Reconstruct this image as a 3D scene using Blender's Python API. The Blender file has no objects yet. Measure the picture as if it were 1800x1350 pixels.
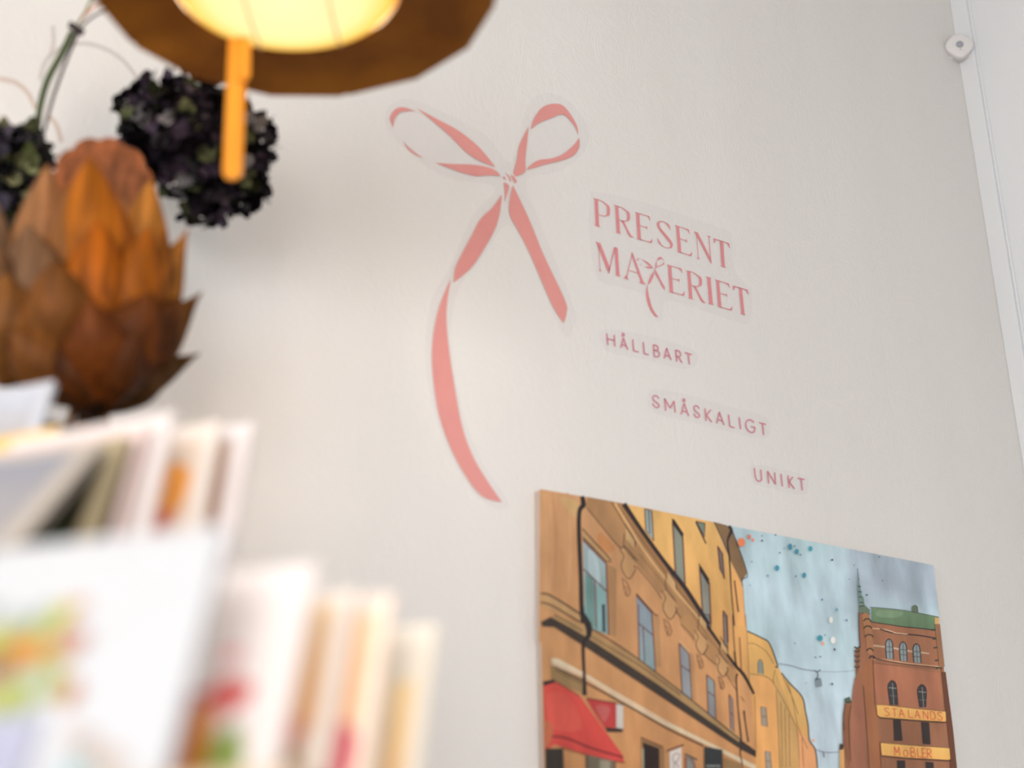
import bpy, bmesh, math, random
from mathutils import Vector, Matrix, noise
random.seed(7)
S = bpy.context.scene
COL = S.collection

# ---------------------------------------------------------------- camera
FPX = 2800.0                                   # focal length in pixels of the 1800 px wide frame
PITCH, ROLL, YAW = 0.38299061, -0.03161874, 0.63107877
CAM = Vector((0, -1.8, 1.3))
FWD = Vector((math.sin(YAW)*math.cos(PITCH), math.cos(YAW)*math.cos(PITCH), math.sin(PITCH)))
_r = Vector((math.cos(YAW), -math.sin(YAW), 0)); _u = _r.cross(FWD)
RT = _r*math.cos(ROLL) + _u*math.sin(ROLL)
UP = -_r*math.sin(ROLL) + _u*math.cos(ROLL)
cd = bpy.data.cameras.new('camera'); cam = bpy.data.objects.new('camera', cd); COL.objects.link(cam)
M = Matrix((RT, UP, -FWD)).transposed().to_4x4(); M.translation = CAM
cam.matrix_world = M
cd.sensor_width = 36; cd.lens = FPX/1800*36; cd.clip_start = .05
cd.dof.use_dof = True; cd.dof.focus_distance = 2.95; cd.dof.aperture_fstop = 2.15; cd.dof.aperture_blades = 0
S.camera = cam
# ---------------------------------------------------------------- world, daylight, exposure
W = bpy.data.worlds.new('world'); S.world = W; W.use_nodes = True
W.node_tree.nodes['Background'].inputs[0].default_value = (.75, .86, 1, 1)
W.node_tree.nodes['Background'].inputs[1].default_value = .35
def area(name, loc, rot, sx, sy, power, col):
    l = bpy.data.lights.new(name, 'AREA'); l.shape = 'RECTANGLE'; l.size = sx; l.size_y = sy; l.energy = power; l.color = col
    o = bpy.data.objects.new(name, l); COL.objects.link(o); o.location = loc; o.rotation_euler = rot
    return o
R90 = math.pi/2
area('daylight_left_window', (-2.30, -1.9, 1.65), (0, -R90, 0), 2.0, 2.1, 35, (.985, .99, 1))
area('daylight_rear_window_left', (-1.5, -3.12, 1.6), (R90, 0, 0), 1.4, 1.35, 80, (.985, .985, 1))
_w = area('daylight_rear_window_right', (.9, -3.12, 1.25), (R90, 0, 0), 1.3, 1.35, 7, (1, .99, .99)); _w.data.spread = math.radians(100)
S.view_settings.view_transform = 'Standard'; S.view_settings.look = 'None'
S.view_settings.exposure = 0.15; S.view_settings.gamma = 1; S.view_settings.use_curve_mapping = False

# ---------------------------------------------------------------- helpers
def un(x, y, d): return CAM + (FWD + RT*((x-900)/FPX) - UP*((y-675)/FPX))*d
def wp(x, y, off=0.0):
    v = un(x, y, 1) - CAM
    return CAM + v*((-off - CAM.y)/v.y)
def lin(c, k=1.0):
    return tuple(min(1, ((v/255/12.92) if v <= 10 else ((v/255+.055)/1.055)**2.4)*k) for v in c)
def mat(name, c, rough=.6, spec=.3, **kw):
    m = bpy.data.materials.new(name); m.use_nodes = True
    b = m.node_tree.nodes['Principled BSDF']
    b.inputs['Base Color'].default_value = (*c, 1); b.inputs['Roughness'].default_value = rough
    b.inputs['Specular IOR Level'].default_value = spec
    for k, v in kw.items(): b.inputs[k.replace('_', ' ')].default_value = v
    return m
def N(m, t, **kw):
    n = m.node_tree.nodes.new(t)
    for k, v in kw.items(): setattr(n, k, v)
    return n
def L(m, a, b): m.node_tree.links.new(a, b)
def texco(m, scale=(1, 1, 1)):
    t = N(m, 'ShaderNodeTexCoord'); mp = N(m, 'ShaderNodeMapping'); mp.inputs['Scale'].default_value = scale
    L(m, t.outputs['Object'], mp.inputs[0]); return mp.outputs[0]
def noisy(m, base, other, scale=(6, 6, 6), nscale=1.0, lo=.35, hi=.65, bump=0, bscale=None, detail=4, bdist=.002, swirl=False):
    co = texco(m, scale); n = N(m, 'ShaderNodeTexNoise'); n.inputs['Scale'].default_value = nscale; n.inputs['Detail'].default_value = detail
    L(m, co, n.inputs[0])
    r = N(m, 'ShaderNodeMapRange'); r.inputs[1].default_value = lo; r.inputs[2].default_value = hi
    L(m, n.outputs[0], r.inputs[0])
    mx = N(m, 'ShaderNodeMix', data_type='RGBA'); mx.inputs[6].default_value = (*base, 1); mx.inputs[7].default_value = (*other, 1)
    L(m, r.outputs[0], mx.inputs[0]); b = m.node_tree.nodes['Principled BSDF']
    L(m, mx.outputs[2], b.inputs['Base Color'])
    if bump:
        bp = N(m, 'ShaderNodeBump'); bp.inputs['Strength'].default_value = bump; bp.inputs['Distance'].default_value = bdist
        src = n.outputs[0]
        if bscale:
            n2 = N(m, 'ShaderNodeTexNoise'); n2.inputs['Scale'].default_value = 1; n2.inputs['Detail'].default_value = 5
            L(m, texco(m, bscale), n2.inputs[0]); src = n2.outputs[0]
            if swirl:
                n3 = N(m, 'ShaderNodeTexNoise'); n3.inputs['Scale'].default_value = 1; n3.inputs['Detail'].default_value = 3; n3.inputs['Distortion'].default_value = 2.5
                L(m, texco(m, (9, 9, 5)), n3.inputs[0]); w3 = N(m, 'ShaderNodeMath', operation='SINE'); k3 = N(m, 'ShaderNodeMath', operation='MULTIPLY'); k3.inputs[1].default_value = 90
                L(m, n3.outputs[0], k3.inputs[0]); L(m, k3.outputs[0], w3.inputs[0]); ad = N(m, 'ShaderNodeMath', operation='MULTIPLY_ADD'); ad.inputs[1].default_value = .10
                L(m, w3.outputs[0], ad.inputs[0]); L(m, n2.outputs[0], ad.inputs[2]); src = ad.outputs[0]
        L(m, src, bp.inputs['Height']); L(m, bp.outputs[0], b.inputs['Normal'])
    return m
def vcol(m, amt=.12, scale=(40, 40, 40), attr='paint'):
    """colour from the mesh's own paint colours, with a little brushy variation"""
    a = N(m, 'ShaderNodeAttribute', attribute_name=attr); co = texco(m, scale)
    n = N(m, 'ShaderNodeTexNoise'); n.inputs['Scale'].default_value = 1; n.inputs['Detail'].default_value = 4
    L(m, co, n.inputs[0])
    r = N(m, 'ShaderNodeMapRange'); r.inputs[1].default_value = .3; r.inputs[2].default_value = .7
    r.inputs[3].default_value = 1-amt; r.inputs[4].default_value = 1+amt
    L(m, n.outputs[0], r.inputs[0])
    mu = N(m, 'ShaderNodeVectorMath', operation='SCALE'); L(m, a.outputs['Color'], mu.inputs[0]); L(m, r.outputs[0], mu.inputs['Scale'])
    L(m, mu.outputs[0], m.node_tree.nodes['Principled BSDF'].inputs['Base Color'])
    return m
class MB:
    """collects shapes, builds ONE mesh object"""
    def __init__(s): s.v = []; s.f = []; s.c = []
    def poly(s, pts, col=None):
        b = len(s.v); s.v += [Vector(p) for p in pts]; s.f.append(list(range(b, b+len(pts)))); s.c.append(col)
    def box(s, lo, hi, mtx=None, col=None):
        b = len(s.v)
        for x in (lo[0], hi[0]):
            for y in (lo[1], hi[1]):
                for z in (lo[2], hi[2]):
                    p = Vector((x, y, z)); s.v.append(mtx @ p if mtx else p)
        for f in ((0, 1, 3, 2), (4, 6, 7, 5), (0, 4, 5, 1), (2, 3, 7, 6), (0, 2, 6, 4), (1, 5, 7, 3)):
            s.f.append([b+i for i in f]); s.c.append(col)
        return s
    def tube(s, pts, rad, seg=10, col=None, cap=True):
        pts = [Vector(p) for p in pts]; n = len(pts)
        rr = rad if isinstance(rad, (list, tuple)) else [rad]*n; b = len(s.v)
        ref = Vector((.31, .17, .93))
        for i, p in enumerate(pts):
            t = (pts[min(i+1, n-1)] - pts[max(i-1, 0)]).normalized()
            a = t.cross(ref).normalized() if abs(t.dot(ref)) < .97 else t.cross(Vector((1, 0, 0))).normalized()
            c = t.cross(a)
            for k in range(seg):
                w = 2*math.pi*k/seg; s.v.append(p + (a*math.cos(w)+c*math.sin(w))*rr[i])
        for i in range(n-1):
            for k in range(seg):
                k2 = (k+1) % seg
                s.f.append([b+i*seg+k, b+i*seg+k2, b+(i+1)*seg+k2, b+(i+1)*seg+k]); s.c.append(col)
        if cap:
            s.f.append([b+k for k in range(seg)][::-1]); s.c.append(col)
            s.f.append([b+(n-1)*seg+k for k in range(seg)]); s.c.append(col)
        return s
    def lathe(s, prof, seg=48, center=(0, 0, 0), col=None):
        b = len(s.v); c = Vector(center)
        for r, z in prof:
            for k in range(seg):
                w = 2*math.pi*k/seg; s.v.append(c+Vector((r*math.cos(w), r*math.sin(w), z)))
        for i in range(len(prof)-1):
            for k in range(seg):
                k2 = (k+1) % seg
                s.f.append([b+i*seg+k, b+i*seg+k2, b+(i+1)*seg+k2, b+(i+1)*seg+k]); s.c.append(col)
        return s
    def grid(s, rows, col=None):
        b = len(s.v); n = len(rows[0])
        for r in rows: s.v += r
        for i in range(len(rows)-1):
            for j in range(n-1):
                s.f.append([b+i*n+j, b+i*n+j+1, b+(i+1)*n+j+1, b+(i+1)*n+j]); s.c.append(col)
        return s
    def build(s, name, material, parent=None, smooth=False, bevel=0, solid=0, origin=None):
        me = bpy.data.meshes.new(name)
        org = Vector(origin) if origin is not None else Vector((0, 0, 0))
        if parent is not None and origin is None: org = Vector(parent.location)
        me.from_pydata([p-org for p in s.v], [], s.f); me.update()
        if any(c is not None for c in s.c):
            at = me.color_attributes.new('paint', 'FLOAT_COLOR', 'CORNER')
            for poly, c in zip(me.polygons, s.c):
                for j, li in enumerate(poly.loop_indices):
                    cc = c[j] if (c is not None and isinstance(c[0], (tuple, list))) else (c or (1, 1, 1))
                    at.data[li].color = (*cc, 1)
        me.materials.append(material)
        if smooth:
            for p in me.polygons: p.use_smooth = True
        o = bpy.data.objects.new(name, me); COL.objects.link(o)
        if parent is not None:
            o.parent = parent; o.location = org - Vector(parent.location)
        else: o.location = org
        if bevel:
            m = o.modifiers.new('b', 'BEVEL'); m.width = bevel; m.segments = 3; m.limit_method = 'ANGLE'
        if solid:
            m = o.modifiers.new('s', 'SOLIDIFY'); m.thickness = solid; m.offset = 0
        return o
def thing(name, label, cat, loc=(0, 0, 0), group=None):
    o = bpy.data.objects.new(name, None); COL.objects.link(o); o.location = loc; o.empty_display_size = .05
    o['label'] = label; o['category'] = cat
    if group: o['group'] = group
    return o
def tag(o, label, cat, group=None):
    o['label'] = label; o['category'] = cat
    if group: o['group'] = group
    return o
def struct(o): o['kind'] = 'structure'; return o
def spline(pts, closed=False, k=6):
    n = len(pts); out = []
    rng = range(n if closed else n-1)
    for i in rng:
        if closed: a, b, c, d = (pts[(i-1) % n], pts[i], pts[(i+1) % n], pts[(i+2) % n])
        else: a, b, c, d = pts[max(i-1, 0)], pts[i], pts[i+1], pts[min(i+2, n-1)]
        for j in range(k):
            t = j/k
            out.append(tuple(.5*((2*b[q]) + (-a[q]+c[q])*t + (2*a[q]-5*b[q]+4*c[q]-d[q])*t*t + (-a[q]+3*b[q]-3*c[q]+d[q])*t**3) for q in range(len(b))))
    if not closed: out.append(tuple(pts[-1]))
    return out
def strokepoly(pts, wd):
    """outline of a polyline of varying width (2D)"""
    n = len(pts); ws = wd if isinstance(wd, (list, tuple)) else [wd]*n; lft = []; rgt = []
    for i in range(n):
        a = pts[max(i-1, 0)]; b = pts[min(i+1, n-1)]
        dx, dy = b[0]-a[0], b[1]-a[1]; l = math.hypot(dx, dy) or 1
        nx, ny = -dy/l*ws[i]/2, dx/l*ws[i]/2
        lft.append((pts[i][0]+nx, pts[i][1]+ny)); rgt.append((pts[i][0]-nx, pts[i][1]-ny))
    return lft, rgt
def stroke_quads(mb, pts, wd, to3, col=None):
    l, r = strokepoly(pts, wd)
    for i in range(len(pts)-1):
        mb.poly([to3(*l[i]), to3(*l[i+1]), to3(*r[i+1]), to3(*r[i])], col)

# ---------------------------------------------------------------- the room
XR, XL, YB, ZC = 2.552, -2.5, -3.3, 3.95
wallm = mat('warm_white_wall_paint', (.80, .762, .722), .55, .25)
noisy(wallm, (.80, .778, .750), (.775, .753, .72), scale=(2.2, 2.2, .35), nscale=2.0, bump=1.0, bscale=(75, 75, 60), bdist=.0011, swirl=True)
whitem = mat('white_gloss_trim_paint', (.84, .86, .875), .4, .4)
noisy(whitem, (.84, .86, .875), (.81, .83, .85), scale=(3, 3, 1.2), nscale=2, bump=.2, bscale=(50, 50, 12))
ceilm = mat('ceiling_paint', (.82, .81, .79), .8, .2); noisy(ceilm, (.66, .65, .63), (.62, .61, .60), scale=(2, 2, 2))
floorm = mat('oak_floor', (.42, .30, .19), .45, .4); noisy(floorm, (.30, .21, .13), (.22, .14, .08), scale=(1.2, 12, 1), nscale=1.5)
def slab(name, lo, hi, m): return struct(MB().box(lo, hi).build(name, m))
slab('wall_front', (XL-.2, 0, 0), (XR+.2, .2, ZC), wallm)
slab('floor', (XL-.2, YB-.2, -.1), (XR+.2, .2, 0), floorm)
slab('ceiling', (XL-.2, YB-.2, ZC), (XR+.2, .2, ZC+.1), ceilm)
slab('wall_right', (XR, YB-.2, 0), (XR+.2, 0, ZC), whitem)
lw = MB(); lw.box((XL-.2, YB, 0), (XL, -3.05, ZC)); lw.box((XL-.2, -.95, 0), (XL, 0, ZC)); lw.box((XL-.2, -3.05, 0), (XL, -.95, .7)); lw.box((XL-.2, -3.05, 2.85), (XL, -.95, ZC))
struct(lw.build('wall_left', wallm))
rw = MB(); rw.box((XL-.2, YB-.2, 0), (-2.25, YB, ZC)); rw.box((1.6, YB-.2, 0), (XR, YB, ZC)); rw.box((-2.25, YB-.2, 0), (1.6, YB, .45)); rw.box((-2.25, YB-.2, 2.35), (1.6, YB, ZC)); rw.box((-.75, YB-.2, .45), (.2, YB, 2.35))
struct(rw.build('wall_rear', wallm))
glassm = bpy.data.materials.new('window_glass'); glassm.use_nodes = True
nt = glassm.node_tree; nt.nodes.clear(); _o = nt.nodes.new('ShaderNodeOutputMaterial'); _t = nt.nodes.new('ShaderNodeBsdfTransparent'); _g = nt.nodes.new('ShaderNodeBsdfGlossy'); _m = nt.nodes.new('ShaderNodeMixShader')
_g.inputs['Roughness'].default_value = .02; _m.inputs[0].default_value = .06
nt.links.new(_t.outputs[0], _m.inputs[1]); nt.links.new(_g.outputs[0], _m.inputs[2]); nt.links.new(_m.outputs[0], _o.inputs[0])
def window(name, fr, gl):
    o = thing(name, 'x', 'x', (0, 0, 0)); del o['label']; del o['category']; struct(o)
    f = MB()
    for lo, hi in fr: f.box(lo, hi)
    f.build('window_frame', whitem, o); MB().box(*gl).build('window_pane', glassm, o)
x = XL-.12
window('window_1', [((x, -3.05, .7), (x+.06, -2.98, 2.85)), ((x, -1.02, .7), (x+.06, -.95, 2.85)), ((x, -2.13, .7), (x+.06, -2.07, 2.85)), ((x, -3.05, .7), (x+.06, -.95, .77)), ((x, -3.05, 2.78), (x+.06, -.95, 2.85))], ((x+.02, -3.0, .75), (x+.03, -1.0, 2.8)))
y = YB-.12
for i_, (a_, b_) in enumerate(((-2.25, -.75), (.2, 1.6))):
    window('window_%d' % (i_+2), [((a_, y, .45), (a_+.07, y+.06, 2.35)), ((b_-.07, y, .45), (b_, y+.06, 2.35)), ((a_, y, .45), (b_, y+.06, .52)), ((a_, y, 2.28), (b_, y+.06, 2.35))], ((a_+.05, y+.02, .5), (b_-.05, y+.03, 2.3)))
# corner moulding of the right wall
tm = MB(); tm.box((XR-.010, -.040, 0), (XR, -.0, ZC)); tm.box((XR-.004, -.046, 0), (XR, -.040, ZC))
struct(tm.build('trim_1', whitem, bevel=.002))
bb = MB(); bb.box((XL, -.018, 0), (XR-.012, 0, .14)); struct(bb.build('baseboard_front', whitem, bevel=.004))
bb = MB(); bb.box((XR-.018, YB, 0), (XR, -.052, .14)); struct(bb.build('baseboard_right', whitem, bevel=.004))

# ---------------------------------------------------------------- wall decals
pinkm = mat('dusty_pink_vinyl', lin((228, 158, 152), .97), .5, .3)
noisy(pinkm, lin((229, 158, 152), .97), lin((224, 152, 147), .97), scale=(9, 9, 9))
rosem = mat('rose_vinyl_lettering', lin((224, 142, 146), 1.0), .5, .3)
rose2 = mat('old_rose_vinyl_lettering', lin((214, 138, 150), 1.0), .5, .3)
film = bpy.data.materials.new('clear_decal_film'); film.use_nodes = True
nt = film.node_tree; nt.nodes.clear(); _o = nt.nodes.new('ShaderNodeOutputMaterial'); _t = nt.nodes.new('ShaderNodeBsdfTransparent'); _g = nt.nodes.new('ShaderNodeBsdfDiffuse'); _m = nt.nodes.new('ShaderNodeMixShader')
_t.inputs[0].default_value = (.995, .989, .993, 1); _g.inputs[0].default_value = (.70, .66, .68, 1); _m.inputs[0].default_value = .032
nt.links.new(_t.outputs[0], _m.inputs[1]); nt.links.new(_g.outputs[0], _m.inputs[2]); nt.links.new(_m.outputs[0], _o.inputs[0])

K = lambda x, y: (660+x/4.5, 150+y/4.5)         # crops used while measuring the decal
Q = lambda x, y: (700+x/2.328, 320+y/2.328)
Z = lambda x, y: (860+x/12.27, 270+y/12.27)
def side(fn, pts): return spline([fn(*p) for p in pts])
def leaf(fn, a, b): return side(fn, a) + side(fn, b)[::-1]
BOW = [
 leaf(K, [(142, 335), (115, 262), (150, 195), (215, 172), (320, 205)], [(142, 335), (150, 270), (185, 222), (240, 203), (320, 205)]),
 leaf(K, [(325, 180), (480, 262), (660, 360), (800, 470), (890, 570), (948, 645)], [(325, 180), (450, 280), (590, 400), (720, 530), (830, 600), (948, 645)]),
 leaf(K, [(220, 445), (265, 490), (320, 535), (385, 577)], [(220, 445), (255, 500), (310, 545), (385, 577)]),
 leaf(K, [(475, 612), (620, 622), (780, 628), (900, 650), (960, 680), (990, 716)], [(475, 612), (600, 660), (700, 695), (800, 718), (890, 712), (990, 716)]),
 leaf(K, [(1228, 350), (1250, 270), (1320, 175), (1410, 145), (1490, 165), (1570, 270), (1600, 340), (1602, 395)], [(1228, 350), (1290, 300), (1400, 255), (1465, 230), (1510, 245), (1560, 300), (1585, 340), (1602, 395)]),
 leaf(K, [(1212, 325), (1140, 470), (1118, 590), (1092, 695), (1118, 718)], [(1212, 325), (1200, 450), (1186, 580), (1184, 682), (1118, 718)]),
 leaf(K, [(1612, 412), (1570, 470), (1480, 545), (1390, 578), (1290, 592), (1215, 640), (1196, 668)], [(1612, 412), (1612, 490), (1560, 560), (1460, 598), (1360, 622), (1290, 642), (1196, 668)]),
 leaf(Z, [(330, 415), (400, 475), (445, 590), (450, 612)], [(330, 415), (405, 455), (470, 560), (450, 612)]),
 leaf(Z, [(450, 458), (500, 530), (540, 625), (580, 632)], [(450, 458), (530, 490), (590, 590), (580, 632)]),
 [Z(290, 510), Z(330, 490), Z(365, 560), Z(330, 560)],
 leaf(Z, [(315, 615), (335, 760), (335, 900), (328, 1050)], [(315, 615), (430, 690), (390, 860), (328, 1050)]),
 leaf(K, [(1000, 862), (930, 960), (830, 1060), (760, 1190), (675, 1350), (630, 1450), (617, 1560)],
         [(1000, 862), (985, 1000), (940, 1150), (830, 1340), (745, 1455), (617, 1560)]),
 leaf(K, [(1088, 792), (1065, 880), (1062, 1020), (1130, 1150), (1230, 1350), (1400, 1740), (1490, 1880)],
         [(1088, 792), (1180, 980), (1250, 1140), (1335, 1350), (1500, 1700), (1512, 1800), (1490, 1880)]),
 leaf(Q, [(215, 395), (165, 520), (140, 660), (143, 800), (172, 970), (240, 1140), (335, 1278), (425, 1310)],
         [(215, 395), (198, 520), (203, 640), (225, 800), (262, 1000), (310, 1130), (370, 1230), (425, 1310)]),
]
t = thing('bow_decal', 'large dusty pink vinyl ribbon bow stuck on the wall with long trailing tails', 'wall decal', wp(893, 313))
fm = MB()
fo = [(676, 210), (690, 182), (735, 178), (850, 235), (900, 285), (930, 180), (985, 168), (1032, 220), (1030, 262), (985, 300), (925, 318), (945, 380), (1008, 540), (1006, 578), (985, 580), (905, 400), (850, 450), (806, 510), (792, 600), (812, 720), (850, 815), (895, 888), (850, 884), (790, 800), (750, 660), (755, 540), (790, 470), (830, 380), (870, 330), (800, 316), (745, 290), (690, 240)]
fm.poly([wp(*p, .0007) for p in spline(fo, True, 5)]); fm.build('film', film, t)
for i, p in enumerate(BOW):
    m = MB(); m.poly([wp(*q, .0014) for q in p]); o = m.build('ribbon', pinkm, t)

# faint curved marks on the wall behind the hanging stems
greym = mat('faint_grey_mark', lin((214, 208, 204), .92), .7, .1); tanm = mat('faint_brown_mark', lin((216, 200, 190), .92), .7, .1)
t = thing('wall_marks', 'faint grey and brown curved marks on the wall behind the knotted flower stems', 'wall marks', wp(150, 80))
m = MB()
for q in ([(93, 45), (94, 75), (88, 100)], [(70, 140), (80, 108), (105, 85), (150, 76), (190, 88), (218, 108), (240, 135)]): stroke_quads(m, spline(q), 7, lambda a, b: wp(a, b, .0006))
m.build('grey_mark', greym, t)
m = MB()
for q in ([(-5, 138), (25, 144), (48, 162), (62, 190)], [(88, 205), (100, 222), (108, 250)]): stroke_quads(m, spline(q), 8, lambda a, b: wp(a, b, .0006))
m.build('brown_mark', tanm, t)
# serif glyphs: (width, pieces); cap height is 1
def bowl(b, r=.53):
    m = (1+b)/2
    o = spline([(.1, 1), (.28, .99), (r-.11, .93), (r-.02, (m+1)/2+.02), (r, m), (r-.03, (m+b)/2-.01), (r-.11, b+.06), (.30, b), (.1, b)])
    i = spline([(.1, b+.022), (.28, b+.028), (r-.16, b+.07), (r-.115, (m+b)/2), (r-.10, m), (r-.115, (m+1)/2), (r-.18, .91), (.25, .965), (.1, .975)])
    return o+i
def stem(x, w=.112, y0=0, y1=1): return [(x-.045, y0), (x+w+.05, y0), (x+w+.005, y0+.045), (x+w, y1-.045), (x+w+.03, y1), (x-.05, y1), (x, y1-.045), (x-.004, y0+.045)]
def vs(pts, ws):
    q = spline([(a[0], a[1], w) for a, w in zip(pts, ws)]); l, r = strokepoly([(a[0], a[1]) for a in q], [a[2] for a in q]); return ('strip', l, r)
Ep = [stem(0), [(.1, 1), (.5, 1), (.525, .84), (.505, .84), (.46, .94), (.40, .968), (.1, .974)], [(.1, .545), (.33, .545), (.385, .60), (.385, .46), (.33, .518), (.1, .518)], [(.1, 0), (.52, 0), (.565, .15), (.535, .15), (.49, .065), (.42, .032), (.1, .026)]]
Rp = [stem(0), bowl(.49, .54), [(.19, .50), (.29, .50), (.42, .24), (.53, .07), (.64, 0), (.50, -.01), (.43, .06), (.33, .26), (.22, .44)]]
G = {
 'P': (.53, [stem(0), bowl(.43)]),
 'R': (.62, Rp), 'E': (.565, Ep),
 'S': (.56, [vs([(.50, .75), (.44, .90), (.33, .965), (.22, .975), (.12, .92), (.07, .82), (.10, .70), (.20, .58), (.36, .42), (.48, .29), (.52, .17), (.46, .06), (.34, .015), (.20, .03), (.09, .12), (.03, .27)], [.01, .07, .035, .026, .045, .08, .09, .10, .11, .10, .08, .045, .022, .03, .06, .012])]),
 'N': (.54, [[(-.05, 1), (.10, 1), (.515, .15), (.53, -.03), (.50, -.03), (.02, .93)], [(.035, .9), (.055, .9), (.06, .05), (.11, 0), (-.01, 0), (.04, .05)], [(.49, .1), (.515, .1), (.515, .955), (.58, 1), (.43, 1), (.49, .955)]]),
 'T': (.58, [stem(.235), [(-.01, 1.0), (.58, 1), (.60, .83), (.575, .83), (.53, .93), (.46, .968), (.12, .968), (.05, .93), (.015, .83), (-.01, .83)]]),
 'I': (.112, [stem(0)]),
 'M': (.73, [[(-.05, 1), (.11, 1), (.40, .22), (.37, .0), (.34, .0), (.02, .90)], [(.04, .9), (.06, .9), (.065, .06), (.11, 0), (0, 0), (.045, .06)], [(.38, .08), (.36, .12), (.575, .93), (.61, 1), (.61, .9)], [(.58, .0), (.77, 0), (.725, .045), (.715, .95), (.72, 1), (.59, 1), (.61, .95), (.61, .045)]]),
 'A': (.72, [[(.045, 0.05), (.315, .98), (.34, .98), (.075, .05)], [(-.03, 0), (.14, 0), (.09, .08), (.07, .14), (.03, .1)], [(.30, .97), (.33, 1.06), (.36, 1), (.66, .07), (.75, 0), (.50, 0), (.56, .07), (.325, .88)], [(.14, .33), (.50, .33), (.50, .352), (.145, .352)]]),
}
C2 = lambda x, y: (1030+x/11.25, 330+y/11.25)
C3 = lambda x, y: (1030+x/9.643, 430+y/9.643)
C4 = lambda x, y: (1160+x/6.753, 370+y/6.753)
WORD = [('P', C2(185, 755), C2(163, 215), C2(482, 848)), ('R', C2(605, 895), C2(570, 350), C2(930, 993)), ('E', C2(1017, 1022), C2(985, 490), C2(1312, 1108)),
 ('S', C2(1397, 1140), C2(1375, 617), C2(1712, 1240)), ('E', C4(213, 497), C4(188, 180), C4(382, 550)), ('N', C4(435, 572), C4(412, 255), C4(612, 625)), ('T', C4(655, 645), C4(635, 333), C4(838, 703)),
 ('M', C3(205, 447), (1048.5, 426), C3(565, 545)), ('A', C3(650, 578), C3(615, 107), C3(1000, 682)), ('E', C4(115, 972), C4(92, 648), C4(294, 1020)), ('R', C4(345, 1047), C4(320, 715), C4(537, 1102)),
 ('I', C4(583, 1112), C4(556, 790), C4(622, 1122)), ('E', C4(690, 1147), C4(662, 825), C4(860, 1196)), ('T', C4(893, 1212), C4(863, 893), C4(1068, 1262))]
t = thing('name_decal', 'two-line rose serif lettering with a tiny bow for a T on clear film', 'wall decal', wp(1180, 450))
fo = [(1046, 337), (1120, 352), (1200, 378), (1270, 402), (1286, 416), (1290, 470), (1310, 500), (1321, 515), (1318, 562), (1295, 566), (1180, 528), (1166, 545), (1165, 562), (1152, 562), (1138, 520), (1060, 497), (1046, 480), (1036, 420), (1037, 345)]
m = MB(); m.poly([wp(*p, .0007) for p in spline(fo, True, 3)]); m.build('film', film, t)
for ch, bl, tl, br in WORD:
    w, pieces = G[ch]; B = wp(*bl); V = wp(*tl)-B; Uv = (wp(*br)-B)/w
    to = lambda x, y, B=B, V=V, Uv=Uv: (B+Uv*x+V*y)+Vector((0, -.0014, 0))
    m = MB()
    for p in pieces:
        if p and p[0] == 'strip':
            l, r = p[1], p[2]
            for i in range(len(l)-1): m.poly([to(*l[i]), to(*l[i+1]), to(*r[i+1]), to(*r[i])])
        else: m.poly([to(*q) for q in p])
    m.build('letter', rosem, t)
m = MB()
for p in BOW:
    m.poly([wp(1150.6+.142*(a-893)+.0145*(b-313), 471.8-.006*(a-893)+.1505*(b-313), .0014) for a, b in p])
m.build('small_bow', rosem, t)['label'] = 'tiny rose ribbon bow standing in for the letter T'

# sans-serif words: strokes traced letter by letter
H5 = lambda x, y: (1050+x/9.474, 570+y/9.474)
H6 = lambda x, y: (1130+x/7.5, 680+y/7.5)
H7 = lambda x, y: (1310+x/15, 810+y/15)
def word(name, label, fn, letters, fpts, wd):
    c = wp(*fn(*letters[0][0][0])); t = thing(name, label, 'wall decal', c)
    m = MB(); m.poly([wp(*p, .0007) for p in spline(fpts, True, 4)]); m.build('film', film, t)
    for strokes in letters:
        m = MB()
        for s in strokes:
            s = [fn(*p) for p in s]
            if len(s) > 3: s = spline(s, False, 5)
            stroke_quads(m, s, wd, lambda a, b: wp(a, b, .0014))
        m.build('letter', rose2, t)
def gS(x0, y0, x1, y1):
    P = [(.92, .22), (.62, .02), (.22, .06), (.08, .26), (.30, .46), (.75, .62), (.97, .80), (.72, .98), (.35, .95), (.05, .72)]
    return [[(x0+a*(x1-x0), y0+b*(y1-y0)+a*(x1-x0)*.2) for a, b in P]]
word('small_word_decal', 'small rose sans-serif word HÅLLBART on clear film directly under the serif lettering', H5, [
 [[(158, 150), (178, 348)], [(280, 175), (293, 368)], [(165, 242), (285, 268)]],
 [[(435, 225), (388, 395)], [(435, 225), (508, 425)], [(410, 340), (480, 358)], [(412, 158), (432, 150), (448, 168), (440, 192), (420, 190), (412, 165)]],
 [[(590, 250), (606, 440)], [(606, 440), (690, 462)]],
 [[(765, 295), (782, 488)], [(782, 488), (855, 505)]],
 [[(935, 340), (950, 535)], [(935, 340), (985, 355), (1012, 390), (1000, 430), (945, 432)], [(945, 432), (1010, 450), (1038, 500), (1010, 540), (950, 535)]],
 [[(1155, 395), (1115, 570)], [(1155, 395), (1230, 595)], [(1130, 515), (1205, 530)]],
 [[(1305, 430), (1325, 620)], [(1305, 430), (1360, 445), (1388, 490), (1375, 535), (1318, 532)], [(1350, 537), (1412, 640)]],
 [[(1458, 470), (1575, 505)], [(1515, 490), (1535, 668)]]],
 [(1058, 580), (1130, 588), (1190, 604), (1222, 618), (1224, 640), (1200, 648), (1130, 632), (1064, 616)], 2.3)
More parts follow.
